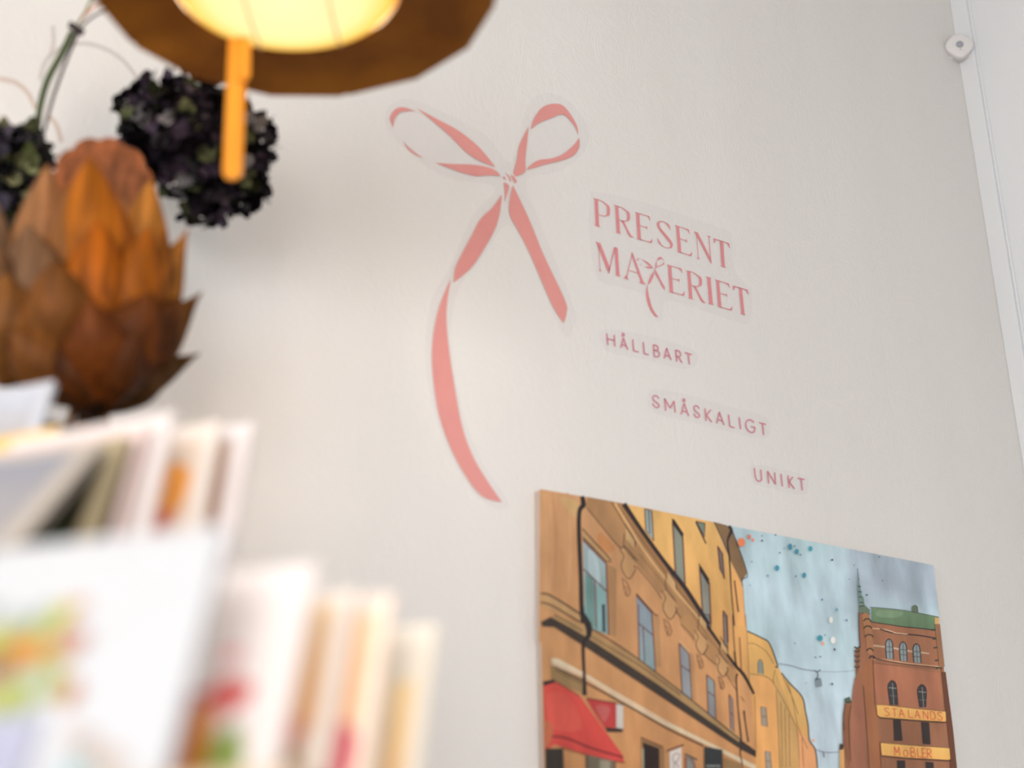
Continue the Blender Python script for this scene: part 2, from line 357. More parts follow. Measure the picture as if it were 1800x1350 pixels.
word('small_word_decal', 'small rose sans-serif word SMÅSKALIGT on clear film, middle of the three small words', H6, [
 gS(125, 105, 220, 262),
 [[(288, 155), (303, 315)], [(288, 155), (362, 280)], [(362, 280), (412, 185)], [(412, 185), (428, 338)]],
 [[(545, 215), (505, 365)], [(545, 215), (605, 385)], [(522, 318), (580, 332)], [(528, 165), (542, 158), (556, 172), (550, 192), (534, 190), (528, 170)]],
 gS(668, 240, 752, 395),
 [[(820, 285), (835, 445)], [(898, 300), (838, 372)], [(838, 372), (912, 465)]],
 [[(1010, 330), (975, 480)], [(1010, 330), (1072, 505)], [(990, 432), (1048, 448)]],
 [[(1132, 365), (1147, 520)], [(1147, 520), (1208, 538)]],
 [[(1272, 400), (1292, 558)]],
 [[(1465, 470), (1425, 435), (1380, 440), (1358, 490), (1375, 555), (1420, 595), (1468, 592), (1480, 535)], [(1480, 535), (1425, 520)]],
 [[(1532, 470), (1625, 495)], [(1578, 485), (1595, 635)]]],
 [(1143, 686), (1200, 692), (1280, 714), (1340, 730), (1352, 745), (1350, 768), (1320, 768), (1230, 746), (1150, 724)], 2.2)
word('small_word_decal', 'small rose sans-serif word UNIKT on clear film just above the unframed street painting', H7, [
 [[(242, 190), (262, 370), (290, 480), (340, 530), (395, 530), (432, 480), (425, 360), (410, 230)]],
 [[(590, 270), (622, 595)], [(590, 270), (800, 615)], [(780, 305), (800, 615)]],
 [[(948, 345), (982, 670)]],
 [[(1130, 385), (1162, 710)], [(1258, 420), (1160, 550)], [(1160, 550), (1302, 740)]],
 [[(1385, 455), (1568, 495)], [(1478, 475), (1508, 775)]]],
 [(1320, 818), (1360, 822), (1415, 836), (1421, 850), (1418, 866), (1395, 868), (1330, 852), (1322, 840)], 2.2)
# ---------------------------------------------------------------- street painting on canvas
OFF = .016
PA = lambda x, y: (930+x/4.5, 840+y/4.5)
PB = lambda x, y: (930+x/4.5, 1080+y/4.5)
PC = lambda x, y: (1270+x/4.2857, 900+y/4.2857)
PD = lambda x, y: (1270+x/4.2857, 1050+y/4.2857)
PE = lambda x, y: (1480+x/4.5, 1050+y/4.5)
PF = lambda x, y: (1080+x/6, 1220+y/6)
PX = lambda x, y: (x, y)
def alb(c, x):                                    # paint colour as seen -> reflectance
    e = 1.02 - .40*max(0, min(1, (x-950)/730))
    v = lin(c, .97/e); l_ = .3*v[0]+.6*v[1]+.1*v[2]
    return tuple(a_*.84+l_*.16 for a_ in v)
pt = thing('street_painting', 'unframed canvas painting of a yellow street, lower right on the wall', 'painting', wp(955, 865))
pm = vcol(mat('acrylic_paint', (.5, .5, .5), .42, .3), .2, (24, 24, 9))
canm = mat('canvas_edge', lin((200, 184, 172)), .8, .2)
front = [wp(950, 861, OFF), wp(1641, 993.5, OFF), wp(1703, 1535, OFF), wp(963, 1500, OFF)]
back = [p+Vector((0, OFF-.001, 0)) for p in front]
cb = MB()
for i in range(4):
    j = (i+1) % 4; cb.poly([front[i], front[j], back[j], back[i]])
cb.poly(front); cb.poly(back[::-1]); cb.build('canvas', canm, pt)
art = MB(); lay = [OFF+.0001]
def clampx(x, y):
    return x, y
def P(fn, pts, c, c2=None, sm=False):
    """flat painted shape; c2 = colour at its lower end"""
    q = [fn(*p) for p in pts]
    if sm: q = spline(q, True, 4)
    lay[0] += .00001
    if c2:
        ys = [a[1] for a in q]; y0, y1 = min(ys), max(ys)
        cc = [tuple(u*(1-(b-y0)/(y1-y0))+v*(b-y0)/(y1-y0) for u, v in zip(alb(c, a), alb(c2, a))) for a, b in q]
    else: cc = alb(c, sum(a[0] for a in q)/len(q))
    art.poly([wp(a, b, lay[0]) for a, b in q], cc)
def Ln(fn, pts, w, c, sm=True):
    q = [fn(*p) for p in pts]
    if sm and len(q) > 2: q = spline(q, False, 4)
    lay[0] += .00001
    ws = w
    if isinstance(w, (list, tuple)):
        n = len(q); ws = []
        for i in range(n):
            t_ = i/(n-1)*(len(w)-1); k = min(int(t_), len(w)-2); ws.append(w[k]*(1-t_+k)+w[k+1]*(t_-k))
    col = alb(c, sum(a[0] for a in q)/len(q)); o = lay[0]
    stroke_quads(art, q, ws, lambda a, b: wp(a, b, o), col)
def dot(fn, x, y, r, c, ry=None):
    P(fn, [(x+r*math.cos(k*math.pi/6), y+(ry or r)*math.sin(k*math.pi/6)) for k in range(12)], c)
# sky: soft washes, one grid of small cells
def skycol(x, y):
    n = noise.fractal(Vector((x*.009, y*.012, 3.1)), 1, 2, 4)
    a = Vector((176, 197, 206)); g = Vector((138, 148, 160)); w_ = Vector((188, 203, 214)); te = Vector((160, 186, 190))
    k = max(0, min(1, (x-1478)/26))*max(0, min(1, (1075-y)/60+.4)); c = a.lerp(te, max(0, min(1, n*.7+.25)))
    c = c.lerp(w_, max(0, min(1, (y-1120)/160))*.7)
    c = c.lerp(g, k*(.75+.3*n)); 
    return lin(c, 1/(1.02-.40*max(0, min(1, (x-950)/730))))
gx, gy = 46, 30
tlx, tly, trx, try_ = 1268, 921.2, 1641, 993.5
def gp(i, j):
    s, t_ = i/gx, j/gy
    a = (tlx+(trx-tlx)*s, tly+(try_-tly)*s); b = (1268+(1700-1268)*s, 1505+18*s)
    return (a[0]+(b[0]-a[0])*t_, a[1]+(b[1]-a[1])*t_)
for i in range(gx):
    for j in range(gy):
        q = [gp(i, j), gp(i+1, j), gp(i+1, j+1), gp(i, j+1)]
        art.poly([wp(a, b, lay[0]) for a, b in q], [skycol(a, b) for a, b in q])
YEL, YE2, ORG, OR2, BRN, DRK, WIN, MAR, OUT, BRICK, BR2 = (226, 172, 84), (214, 150, 58), (206, 148, 90), (200, 136, 72), (150, 108, 66), (62, 50, 42), (138, 150, 150), (104, 52, 50), (48, 36, 38), (158, 96, 54), (140, 84, 48)
# distant yellow row on the left side of the street
P(PD, [(185, 250), (300, 305), (355, 350), (415, 515), (440, 560), (470, 600), (600, 750), (645, 960), (650, 1080), (700, 1150), (715, 1290), (720, 1900), (230, 1900), (190, 700)], (222, 168, 74), (205, 145, 62))
P(PD, [(215, 590), (330, 600), (390, 650), (405, 720), (430, 1286), (430, 1900), (240, 1900), (215, 900)], (226, 160, 74), (214, 146, 56))
P(PD, [(395, 545), (560, 980), (580, 1290), (580, 1900), (435, 1900), (415, 760)], (200, 154, 78), (190, 140, 66))
P(PD, [(445, 570), (600, 750), (645, 960), (575, 965), (480, 760)], (212, 162, 74))
P(PD, [(570, 990), (650, 1085), (700, 1150), (715, 1290), (715, 1900), (580, 1900)], (222, 150, 84))
for p in [[(188, 255), (300, 308), (355, 350), (415, 515), (395, 520)], [(445, 570), (500, 640), (600, 750), (625, 860), (645, 965), (655, 1075), (700, 1150), (716, 1286)]]: Ln(PD, p, 2.2, OUT)
for p in [[(190, 350), (240, 350), (330, 410), (385, 500)], [(205, 575), (300, 590), (350, 610), (390, 650)], [(395, 545), (385, 640), (440, 740), (560, 980)], [(490, 640), (530, 780), (565, 960), (640, 1140)], [(405, 700), (420, 1000), (435, 1286)], [(560, 980), (572, 1100), (580, 1286)], [(440, 790), (452, 1280)], [(470, 830), (480, 1280)], [(500, 880), (508, 1280)], [(600, 1060), (610, 1280)], [(455, 600), (520, 740), (570, 880)]]: Ln(PD, p, .9, (96, 68, 44))
P(PD, [(268, 570), (268, 490), (285, 468), (302, 490), (306, 580)], (128, 140, 130)); Ln(PD, [(268, 575), (267, 490), (285, 468), (302, 490), (308, 582)], 1, MAR)
for a, b in ((288, 825), (320, 1160)):
    P(PD, [(a, b), (a+40, b+5), (a+52, b+150), (a+8, b+138)], (150, 138, 120)); Ln(PD, [(a, b), (a+40, b+5), (a+52, b+150), (a+8, b+138), (a, b)], 1, MAR, False); Ln(PD, [(a+4, b+70), (a+46, b+78)], .9, MAR)
# yellow upper house
P(PA, [(760, 205), (1460, 350), (1590, 650), (1690, 850), (1708, 1170), (1712, 1300), (1740, 1560), (1420, 1250), (1000, 560)], (228, 176, 84), (212, 150, 62))
P(PB, [(1340, 0), (1710, 0), (1730, 200), (1745, 600), (1660, 470), (1500, 250)], (218, 158, 70), (208, 146, 64))
P(PA, [(1600, 640), (1690, 850), (1706, 1170), (1640, 1170), (1590, 800)], (222, 158, 72))
P(PA, [(1460, 348), (1560, 374), (1600, 400), (1725, 750), (1680, 830), (1590, 650), (1520, 480)], (132, 100, 62))
Ln(PA, [(1580, 380), (1600, 420), (1570, 500), (1585, 640), (1600, 900), (1625, 1170)], [5, 6, 3, 3, 2.2, 2], OUT)
Ln(PA, [(1600, 395), (1725, 750), (1685, 800), (1690, 860)], 1.6, (70, 62, 66)); Ln(PA, [(1462, 350), (1530, 490), (1575, 590)], 1.2, (90, 56, 44)); Ln(PB, [(1610, 0), (1620, 200), (1640, 430)], 2, MAR); Ln(PB, [(1665, 180), (1680, 460)], 1.8, MAR)
Ln(PA, [(1692, 860), (1712, 1170)], .8, (150, 90, 50)); Ln(PB, [(1712, 0), (1725, 180), (1745, 590)], .9, (130, 86, 50))
def win(fn, pts, c, fr=1.4, side_=None, bars=()):
    P(fn, pts, c); Ln(fn, pts+[pts[0]], fr, MAR, False)
    for b in bars: Ln(fn, b, fr*.9, MAR, False)
win(PA, [(915, 245), (970, 258), (985, 500), (925, 420)], (150, 172, 168), 2, None, [[(945, 255), (955, 440)]])
win(PA, [(1135, 350), (1215, 470), (1235, 870), (1160, 780)], (128, 134, 118), 2.6); P(PA, [(1128, 320), (1150, 330), (1222, 440), (1218, 480), (1135, 365)], OUT)
win(PA, [(1320, 345), (1390, 360), (1390, 470)], (110, 128, 112), 2.4); Ln(PA, [(1320, 350), (1400, 520)], 2.4, OUT)
win(PA, [(1350, 710), (1425, 830), (1440, 1160), (1372, 1060)], (140, 140, 128), 2.4); P(PA, [(1342, 670), (1425, 800), (1420, 850), (1348, 730)], OUT)
win(PA, [(1492, 540), (1530, 600), (1545, 800), (1510, 720)], (118, 104, 96), 2)
win(PA, [(1535, 1050), (1565, 1090), (1575, 1300), (1545, 1240)], (130, 128, 120), 2.2); win(PB, [(1535, 0), (1560, 20), (1572, 290), (1545, 240)], (130, 128, 120), 2)
Ln(PA, [(1625, 810), (1655, 1060)], 2.4, (96, 54, 48)); win(PB, [(1375, 0), (1425, 0), (1440, 110), (1395, 50)], (110, 126, 120), 1.8)
# front ochre house
P(PA, [(86, 88), (760, 205), (1420, 1170), (1420, 1300), (80, 1300)], (206, 150, 94), (202, 142, 80))
P(PB, [(90, 0), (1340, 0), (1500, 240), (1650, 455), (1760, 620), (1790, 1080), (1800, 1900), (140, 1900)], (204, 144, 84), (192, 130, 62))
P(PB, [(110, 140), (180, 110), (440, 260), (1780, 1080), (1800, 1900), (140, 1900), (120, 700)], (206, 146, 84), (190, 126, 60))
for a in (120, 150, 185, 300): Ln(PA, [(a, 120), (a+30, 500), (a+10, 900)], 5, (198, 140, 86) if a % 2 else (209, 153, 96))
P(PA, [(560, 430), (620, 480), (680, 560), (600, 600), (540, 520)], (204, 134, 66), None, True); P(PA, [(250, 150), (390, 200), (380, 320), (300, 250)], (204, 160, 96), None, True)
# deep eaves with brackets, black cornice
P(PA, [(450, 225), (460, 150), (760, 205), (1420, 1170), (1420, 1300), (1180, 1090), (860, 690), (700, 540)], (176, 128, 74), (170, 124, 72))
P(PA, [(640, 190), (760, 210), (1420, 1180), (1330, 1130), (1000, 700)], (160, 112, 60))
P(PB, [(1180, 10), (1340, 0), (1650, 460), (1640, 560), (1400, 340), (1200, 90)], (178, 128, 72), (174, 124, 66))
Ln(PA, [(680, 200), (900, 560), (1130, 860), (1400, 1170)], 4, (206, 160, 96)); Ln(PA, [(455, 235), (580, 390), (710, 545), (760, 545), (860, 660)], 1.3, OUT)
Ln(PA, [(850, 700), (1000, 880), (1060, 975), (1100, 985), (1205, 1110)], 1.2, OUT); Ln(PB, [(1205, 80), (1290, 170), (1400, 330), (1530, 440), (1640, 600)], 1.1, OUT)
Ln(PA, [(650, 190), (740, 340), (850, 520)], 1.2, (120, 80, 44)); Ln(PA, [(870, 600), (1010, 770), (1150, 950)], 1, (120, 80, 44))
Ln(PA, [(750, 205), (880, 400), (1060, 650), (1240, 880), (1420, 1160)], [9, 7, 7, 8, 7], OUT); Ln(PA, [(700, 215), (900, 500), (1150, 840), (1390, 1150)], 1.2, (110, 76, 46))
Ln(PB, [(1345, 0), (1500, 220), (1620, 390), (1700, 480), (1780, 630)], [6, 5, 5, 6, 4], OUT); Ln(PB, [(1290, 0), (1450, 220), (1620, 430)], 1, (110, 76, 46))
for dx, dy, s in ((0, 0, 1), (330, 330, .95), (590, 640, .8), (760, 830, .72)):
    T = lambda x, y, dx=dx, dy=dy, s=s: PA(740+dx+(x-740)*s, 600+dy+(y-600)*s)
    P(T, [(715, 570), (760, 560), (850, 690), (830, 730), (790, 800), (720, 720)], (196, 146, 86))
    Ln(T, [(715, 560), (750, 620), (730, 680), (740, 740), (790, 800), (840, 730), (830, 690)], 1.3, OUT)
    Ln(T, [(755, 360), (830, 480), (840, 545)], 1.3, OUT); Ln(T, [(755, 440), (755, 550), (840, 650)], 1.2, OUT); P(T, [(765, 400), (830, 490), (835, 560), (765, 480)], (198, 156, 96))
    Ln(T, [(735, 790), (760, 910), (780, 935), (800, 900), (780, 840), (750, 800)], 1.2, OUT); Ln(T, [(750, 860), (775, 870), (770, 920)], 1, OUT)
# front windows
def fwin(tl, tr, br, bl, c, vbar=None):
    P(PA, [tl, tr, br, bl], c, (128, 158, 158)); Ln(PA, [bl, tl, tr, br, bl], 1.9, MAR, False)
P(PA, [(620, 680), (690, 720), (690, 1260), (640, 1240)], (176, 128, 76)); P(PA, [(425, 395), (650, 650), (620, 680), (420, 470)], (190, 146, 88))
P(PA, [(425, 490), (610, 680), (630, 1245), (440, 1170)], (158, 178, 184), (122, 160, 156))
P(PA, [(470, 570), (540, 640), (560, 850), (480, 770)], (176, 200, 204), None, True); P(PA, [(445, 750), (510, 800), (520, 1180), (450, 1160)], (104, 146, 140)); P(PA, [(545, 830), (590, 880), (600, 1220), (545, 1200)], (126, 176, 174)); P(PA, [(575, 1000), (600, 1000), (605, 1225), (580, 1215)], (54, 66, 80))
for p in ([(425, 490), (610, 680), (630, 1245)], [(430, 720), (620, 905)], [(520, 810), (532, 1190)]): Ln(PA, p, 2.2, (112, 48, 54), False)
Ln(PA, [(420, 400), (640, 640), (650, 665), (610, 660), (425, 470)], 1.8, OUT, False)
P(PA, [(980, 1080), (1030, 1100), (1045, 1500), (1000, 1490)], (178, 130, 78)); P(PA, [(848, 930), (970, 1070), (1000, 1535), (870, 1450)], (130, 142, 156), (134, 162, 166))
for p in ([(848, 930), (970, 1070), (1000, 1535)], [(862, 1145), (985, 1250)], [(900, 1180), (915, 1460)], [(865, 1000), (872, 1440)]): Ln(PA, p, 1.9, (112, 52, 56), False)
Ln(PA, [(848, 915), (990, 1075), (1020, 1082)], 1.8, OUT)
P(PB, [(1188, 230), (1265, 310), (1285, 670), (1210, 620)], (136, 140, 146), (140, 146, 150)); P(PB, [(1275, 300), (1300, 320), (1320, 680), (1290, 670)], (180, 130, 76))
for p in ([(1188, 230), (1265, 315), (1288, 675)], [(1198, 400), (1275, 455)], [(1188, 230), (1212, 620)]): Ln(PB, p, 1.6, (100, 50, 52), False)
Ln(PB, [(1185, 205), (1270, 300)], 2, (206, 170, 120))
P(PB, [(1405, 480), (1465, 540), (1475, 820), (1415, 790)], (130, 146, 146), (136, 136, 142))
for p in ([(1405, 475), (1465, 530), (1478, 825)], [(1412, 610), (1470, 650)], [(1405, 480), (1420, 790)]): Ln(PB, p, 1.6, (104, 46, 50), False)
P(PB, [(1582, 640), (1610, 680), (1620, 930), (1595, 900)], (128, 118, 116))
for p in ([(1580, 630), (1608, 670), (1622, 930)], [(1588, 770), (1612, 800)], [(1582, 640), (1596, 900)]): Ln(PB, p, 1.3, (96, 48, 48), False)
Ln(PB, [(1700, 760), (1712, 860), (1735, 1010)], [3, 2, 2.6], OUT); Ln(PB, [(1675, 650), (1705, 690)], .8, OUT)
# string course under the windows and white band over the shops
P(PA, [(92, 905), (180, 940), (400, 1080), (430, 1150), (90, 1010)], (190, 146, 86)); P(PB, [(95, 60), (170, 20), (410, 150), (1700, 1010), (1795, 1080), (1795, 1130), (1680, 1070), (480, 280), (200, 100), (105, 95)], DRK)
P(PB, [(200, 0), (420, 80), (520, 150), (900, 370), (1300, 690), (1680, 980), (1660, 1010), (900, 470), (430, 165), (180, 20)], (170, 132, 76))
Ln(PA, [(92, 915), (170, 930), (380, 1060), (420, 1100)], 2.6, OUT); Ln(PA, [(92, 985), (180, 1010), (400, 1140)], 2.8, (92, 50, 44)); Ln(PB, [(480, 170), (700, 300), (900, 420), (1200, 640)], 1.6, (92, 54, 44))
Ln(PB, [(490, 110), (700, 240), (900, 380), (1200, 610), (1450, 810), (1690, 1010), (1795, 1100)], 1.9, OUT); Ln(PB, [(200, 0), (420, 130)], 1.6, OUT)
P(PB, [(175, 345), (230, 350), (440, 465), (700, 620), (1100, 850), (1500, 1050), (1795, 1195), (1795, 1240), (1500, 1080), (1060, 870), (700, 665), (430, 500), (180, 400)], (222, 204, 168), (206, 184, 146)); Ln(PB, [(180, 385), (450, 500), (800, 700), (1100, 865)], 1.3, (214, 140, 92))
P(PB, [(175, 400), (430, 510), (420, 620), (180, 530)], (156, 122, 70)); Ln(PB, [(210, 440), (420, 550)], 2, (96, 70, 48)); Ln(PB, [(200, 410), (430, 530), (780, 720), (1100, 905), (1380, 1040)], 2.6, (84, 52, 38))
# drainpipes
Ln(PA, [(420, 145), (430, 215), (400, 260), (395, 420), (410, 800), (415, 1000), (430, 1150)], [7, 9, 7, 7, 6.5, 7, 10], (40, 34, 38)); Ln(PB, [(420, 0), (470, 90), (470, 170), (430, 230), (435, 450), (440, 640)], [10, 12, 9, 6, 5, 8], (44, 36, 36))
Ln(PB, [(1650, 470), (1640, 520), (1655, 750), (1680, 1000), (1670, 1100), (1690, 1215), (1700, 1500)], [3.4, 2.4, 2, 3.2, 2, 2.2, 2], (54, 38, 36)); Ln(PB, [(1625, 290), (1640, 400), (1680, 460)], 2.6, OUT)
# red awning, red hanging sign, shop fronts
P(PB, [(115, 560), (210, 530), (400, 640), (740, 1110), (755, 1175), (500, 1120), (200, 1030), (125, 1080)], (218, 62, 44), (206, 50, 40)); P(PB, [(140, 640), (300, 640), (420, 900), (180, 900)], (219, 72, 52), None, True); P(PB, [(120, 850), (170, 860), (190, 960), (125, 1060)], (192, 96, 50), None, True)
Ln(PB, [(180, 965), (300, 980), (500, 1060), (745, 1130)], 3, (96, 26, 36)); Ln(PB, [(210, 530), (400, 645)], 1.6, (90, 40, 36)); Ln(PB, [(760, 1175), (500, 1125), (260, 1055)], 1.2, (90, 30, 30)); P(PB, [(110, 530), (200, 515), (210, 535), (115, 565)], OUT)
P(PB, [(450, 665), (690, 700), (690, 895), (600, 900), (540, 810)], (188, 44, 42)); P(PB, [(530, 720), (640, 740), (600, 850), (560, 800)], (188, 82, 76), None, True); P(PB, [(690, 705), (745, 720), (745, 910), (690, 895)], (196, 190, 182)); P(PB, [(600, 895), (745, 905), (740, 930), (620, 930)], OUT); Ln(PB, [(455, 662), (690, 702), (745, 718)], 1.6, OUT, False)
P(PB, [(130, 1060), (270, 1060), (280, 1300), (285, 1900), (140, 1900)], (52, 44, 38)); P(PB, [(460, 1110), (680, 1160), (680, 1900), (470, 1900)], (110, 100, 80)); P(PB, [(560, 1150), (640, 1160), (640, 1900), (560, 1900)], (150, 140, 116)); Ln(PB, [(455, 1110), (465, 1900)], 2.4, OUT, False); Ln(PB, [(680, 1160), (685, 1900)], 2.4, (96, 40, 34), False)
P(PB, [(888, 985), (1070, 1060), (1070, 1900), (900, 1900)], (150, 108, 60)); P(PB, [(900, 1010), (1030, 1060), (1040, 1900), (905, 1900)], (44, 28, 24)); Ln(PB, [(900, 1060), (912, 1900)], 2.6, (170, 166, 140), False); Ln(PB, [(885, 975), (1060, 1050)], 2.4, (84, 50, 36), False)
P(PB, [(1110, 1085), (1205, 1050), (1210, 1300), (1215, 1900), (1125, 1900)], (212, 200, 190)); Ln(PB, [(1090, 1080), (1225, 1030)], 2.6, (110, 54, 38), False)
Ln(PB, [(1150, 1180), (1135, 1130), (1165, 1100), (1190, 1110), (1180, 1150), (1150, 1180), (1145, 1230)], 1.2, (120, 90, 96)); Ln(PB, [(1155, 1165), (1185, 1215)], 1.2, (120, 90, 96))
P(PB, [(1240, 1110), (1310, 1150), (1330, 1300), (1340, 1900), (1245, 1900)], (140, 144, 134)); Ln(PB, [(1242, 1900), (1240, 1130), (1290, 1150), (1310, 1200), (1320, 1900)], 2.6, (150, 50, 36), False); Ln(PB, [(1235, 1105), (1330, 1150)], 2.4, OUT, False)
P(PB, [(1385, 1045), (1530, 1070), (1540, 1900), (1395, 1900)], (46, 50, 52)); P(PB, [(1540, 1130), (1690, 1190), (1700, 1900), (1545, 1900)], (150, 112, 62))
for i, ch in enumerate(('|/', '|\\', '|', '/\\', '||', '|_')):
    x0 = 1405+i*19
    Ln(PB, [(x0, 1190), (x0+2, 1210)], .8, (170, 178, 170), False); Ln(PB, [(x0+2, 1190+(i % 2)*18), (x0+11, 1208-(i % 2)*16)], .8, (170, 178, 170), False)
Ln(PB, [(1785, 640), (1796, 1080)], .9, (110, 76, 50))
# lamp wires across the street
Ln(PD, [(420, 500), (520, 515), (600, 540), (700, 555)], 1, (100, 104, 116)); Ln(PD, [(700, 555), (860, 560), (1010, 548), (1240, 520)], .6, (140, 150, 160))
Ln(PD, [(690, 550), (715, 565), (718, 600), (700, 620), (740, 610)], 1.4, (62, 54, 70)); Ln(PD, [(715, 560), (740, 545)], 1.2, (62, 54, 70)); P(PD, [(700, 622), (745, 618), (752, 668), (705, 676)], (124, 140, 150))
Ln(PD, [(700, 1145), (780, 1168), (880, 1165)], .9, (100, 100, 112)); Ln(PD, [(760, 1165), (766, 1205)], 1.6, (90, 88, 104))
# brick building with green roof and spire
P(PE, [(235, 80), (540, 110), (765, 155), (775, 265), (480, 232), (235, 195)], (98, 128, 92), (84, 114, 78)); P(PE, [(300, 100), (480, 120), (430, 160), (280, 150)], (108, 136, 102), None, True); P(PE, [(552, 125), (556, 70), (580, 58), (600, 72), (606, 128)], (92, 106, 84), None, False)
Ln(PE, [(225, 78), (400, 92), (550, 112), (765, 156)], 1, (70, 76, 60))
P(PE, [(135, 120), (230, 180), (235, 195), (480, 235), (775, 268), (800, 500), (850, 900), (905, 1350), (930, 1950), (20, 1950), (5, 1350), (10, 1000), (25, 840), (75, 830), (90, 700), (110, 620), (100, 420), (140, 400)], (150, 94, 58), (132, 84, 54))
P(PE, [(240, 520), (770, 600), (800, 900), (560, 880), (280, 850)], (160, 96, 62)); P(PE, [(100, 640), (150, 660), (180, 900), (190, 1350), (60, 1350), (80, 830)], (148, 90, 62)); P(PE, [(75, 850), (20, 840), (5, 1000), (10, 1200), (60, 1350), (60, 1000)], (128, 78, 46))
P(PE, [(785, 590), (820, 590), (880, 1050), (910, 1350), (930, 1950), (860, 1950), (850, 1180)], (92, 50, 28)); P(PE, [(110, 400), (145, 400), (135, 560), (115, 620)], (120, 76, 48))
P(PE, [(205, 480), (245, 520), (260, 850), (300, 1150), (310, 1900), (220, 1900), (200, 1000), (150, 600)], (150, 90, 48)); P(PE, [(735, 158), (770, 165), (768, 215), (735, 210)], (196, 150, 70))
Ln(PE, [(230, 195), (350, 212), (480, 232), (650, 248), (775, 266)], 1.6, OUT); Ln(PE, [(230, 245), (340, 255), (420, 280)], 1.5, (210, 170, 130)); Ln(PE, [(300, 250), (420, 285), (600, 300), (780, 330)], 2.2, OUT); Ln(PE, [(410, 280), (520, 292)], 1.2, (220, 180, 140))
Ln(PE, [(240, 380), (340, 392)], 3, (176, 150, 120)); Ln(PE, [(400, 400), (460, 412)], 3, (176, 150, 120)); Ln(PE, [(505, 420), (570, 432)], 3, (176, 150, 120)); Ln(PE, [(615, 435), (690, 445)], 2.6, (176, 150, 120))
Ln(PE, [(240, 485), (350, 495), (500, 520), (640, 535), (780, 550)], 2, (190, 140, 100)); Ln(PE, [(240, 478), (400, 512), (560, 535), (780, 556)], 1.8, OUT); Ln(PE, [(250, 520), (500, 545), (760, 570)], .8, (100, 58, 36))
for (x0, y0, w_, h_) in ((345, 330, 62, 155), (455, 352, 60, 150), (562, 368, 64, 148)):
    q = [(x0+8, y0+h_), (x0, y0+45), (x0+12, y0+10), (x0+28, y0), (x0+46, y0+14), (x0+56, y0+50), (x0+w_, y0+h_+4)]
    P(PE, q, (120, 132, 134)); Ln(PE, q, 1.8, (40, 34, 40)); Ln(PE, [(x0+28, y0+5), (x0+34, y0+h_)], .9, (40, 40, 46)); Ln(PE, [(x0+3, y0+60), (x0+56, y0+64)], .9, (40, 40, 46)); Ln(PE, [(x0+5, y0+100), (x0+60, y0+104)], .9, (40, 40, 46))
for (x0, y0, w_, h_) in ((363, 658, 76, 195), (598, 690, 62, 180)):
    q = [(x0+18, y0+h_), (x0, y0+50), (x0+16, y0+12), (x0+34, y0), (x0+58, y0+16), (x0+70, y0+60), (x0+w_+3, y0+h_)]
    P(PE, q, (52, 50, 52)); Ln(PE, q, 1.4, (40, 30, 32)); Ln(PE, [(x0+36, y0+20), (x0+48, y0+h_)], .7, (150, 150, 144)); Ln(PE, [(x0+6, y0+56), (x0+68, y0+62)], .9, (150, 150, 144)); Ln(PE, [(x0+12, y0+120), (x0+72, y0+124)], .6, (120, 120, 116))
for q in ([(405, 968), (465, 970), (480, 1135), (412, 1135)], [(625, 985), (690, 990), (702, 1165), (640, 1160)], [(435, 1290), (500, 1290), (505, 1500), (445, 1500)], [(660, 1300), (725, 1305), (735, 1500), (668, 1500)], [(445, 1560), (505, 1560), (510, 1760), (450, 1760)], [(672, 1570), (735, 1570), (745, 1760), (680, 1760)]): P(PE, q, (46, 36, 34))
for q in ([(245, 480), (262, 850)], [(170, 700), (200, 1100), (215, 1350)], [(75, 850), (55, 990), (70, 1300)], [(300, 1140), (310, 1350)], [(785, 560), (810, 820), (850, 1190), (860, 1350)]): Ln(PE, q, 1, (84, 48, 32))
# corner tower beads and spire
P(PE, [(150, 110), (215, 100), (225, 200), (240, 310), (250, 400), (240, 460), (200, 440), (190, 320), (165, 200)], (164, 108, 62))
for i, (x0, y0, r) in enumerate(((190, 118, 30), (200, 175, 30), (205, 232, 32), (215, 300, 34), (222, 410, 26), (240, 470, 24))): Ln(PE, [(x0-r, y0+14), (x0-r*.4, y0-4), (x0+r*.5, y0-2), (x0+r, y0+16)], 2.2, (40, 38, 34))
P(PE, [(140, 0), (170, 0), (180, 60), (222, 100), (215, 130), (135, 118), (138, 60)], (98, 116, 92)); P(PC, [(1017, 425), (1030, 520), (1045, 600), (1065, 700), (1030, 705), (1020, 560)], (100, 132, 122))
for a, b in (((1022, 600), (1050, 602)), ((1028, 640), (1056, 640)), ((1030, 680), (1062, 684)), ((1030, 712), (1068, 706)), ((1020, 560), (1044, 562))): Ln(PC, [a, b], 1.6, (44, 52, 52))
Ln(PC, [(1017, 425), (1028, 520)], 1, (70, 84, 84)); Ln(PE, [(135, 118), (135, 250), (145, 400)], 1.2, OUT)
for y0 in (390, 420, 460, 500, 545): Ln(PE, [(98, y0), (120, y0+10), (142, y0)], 2, (52, 58, 48))
for y0 in (260, 330, 400, 500, 560): Ln(PE, [(742-(560-y0)*.10, y0), (768-(560-y0)*.11, y0-4), (794-(560-y0)*.125, y0+2)], 2.6, (48, 56, 48))
P(PE, [(735, 210), (775, 212), (812, 550), (770, 545)], (138, 92, 56)); P(PE, [(22, 800), (60, 785), (78, 830), (20, 835)], (70, 84, 68)); Ln(PE, [(30, 832), (76, 832)], 2, (40, 40, 34)); Ln(PE, [(25, 838), (10, 950), (18, 1050)], 1.2, (70, 44, 34))
P(PD, [(885, 1110), (915, 1130), (920, 1290), (925, 1700), (880, 1700)], (206, 150, 70)); P(PD, [(885, 1100), (912, 1110), (912, 1145), (880, 1150)], (60, 50, 44))
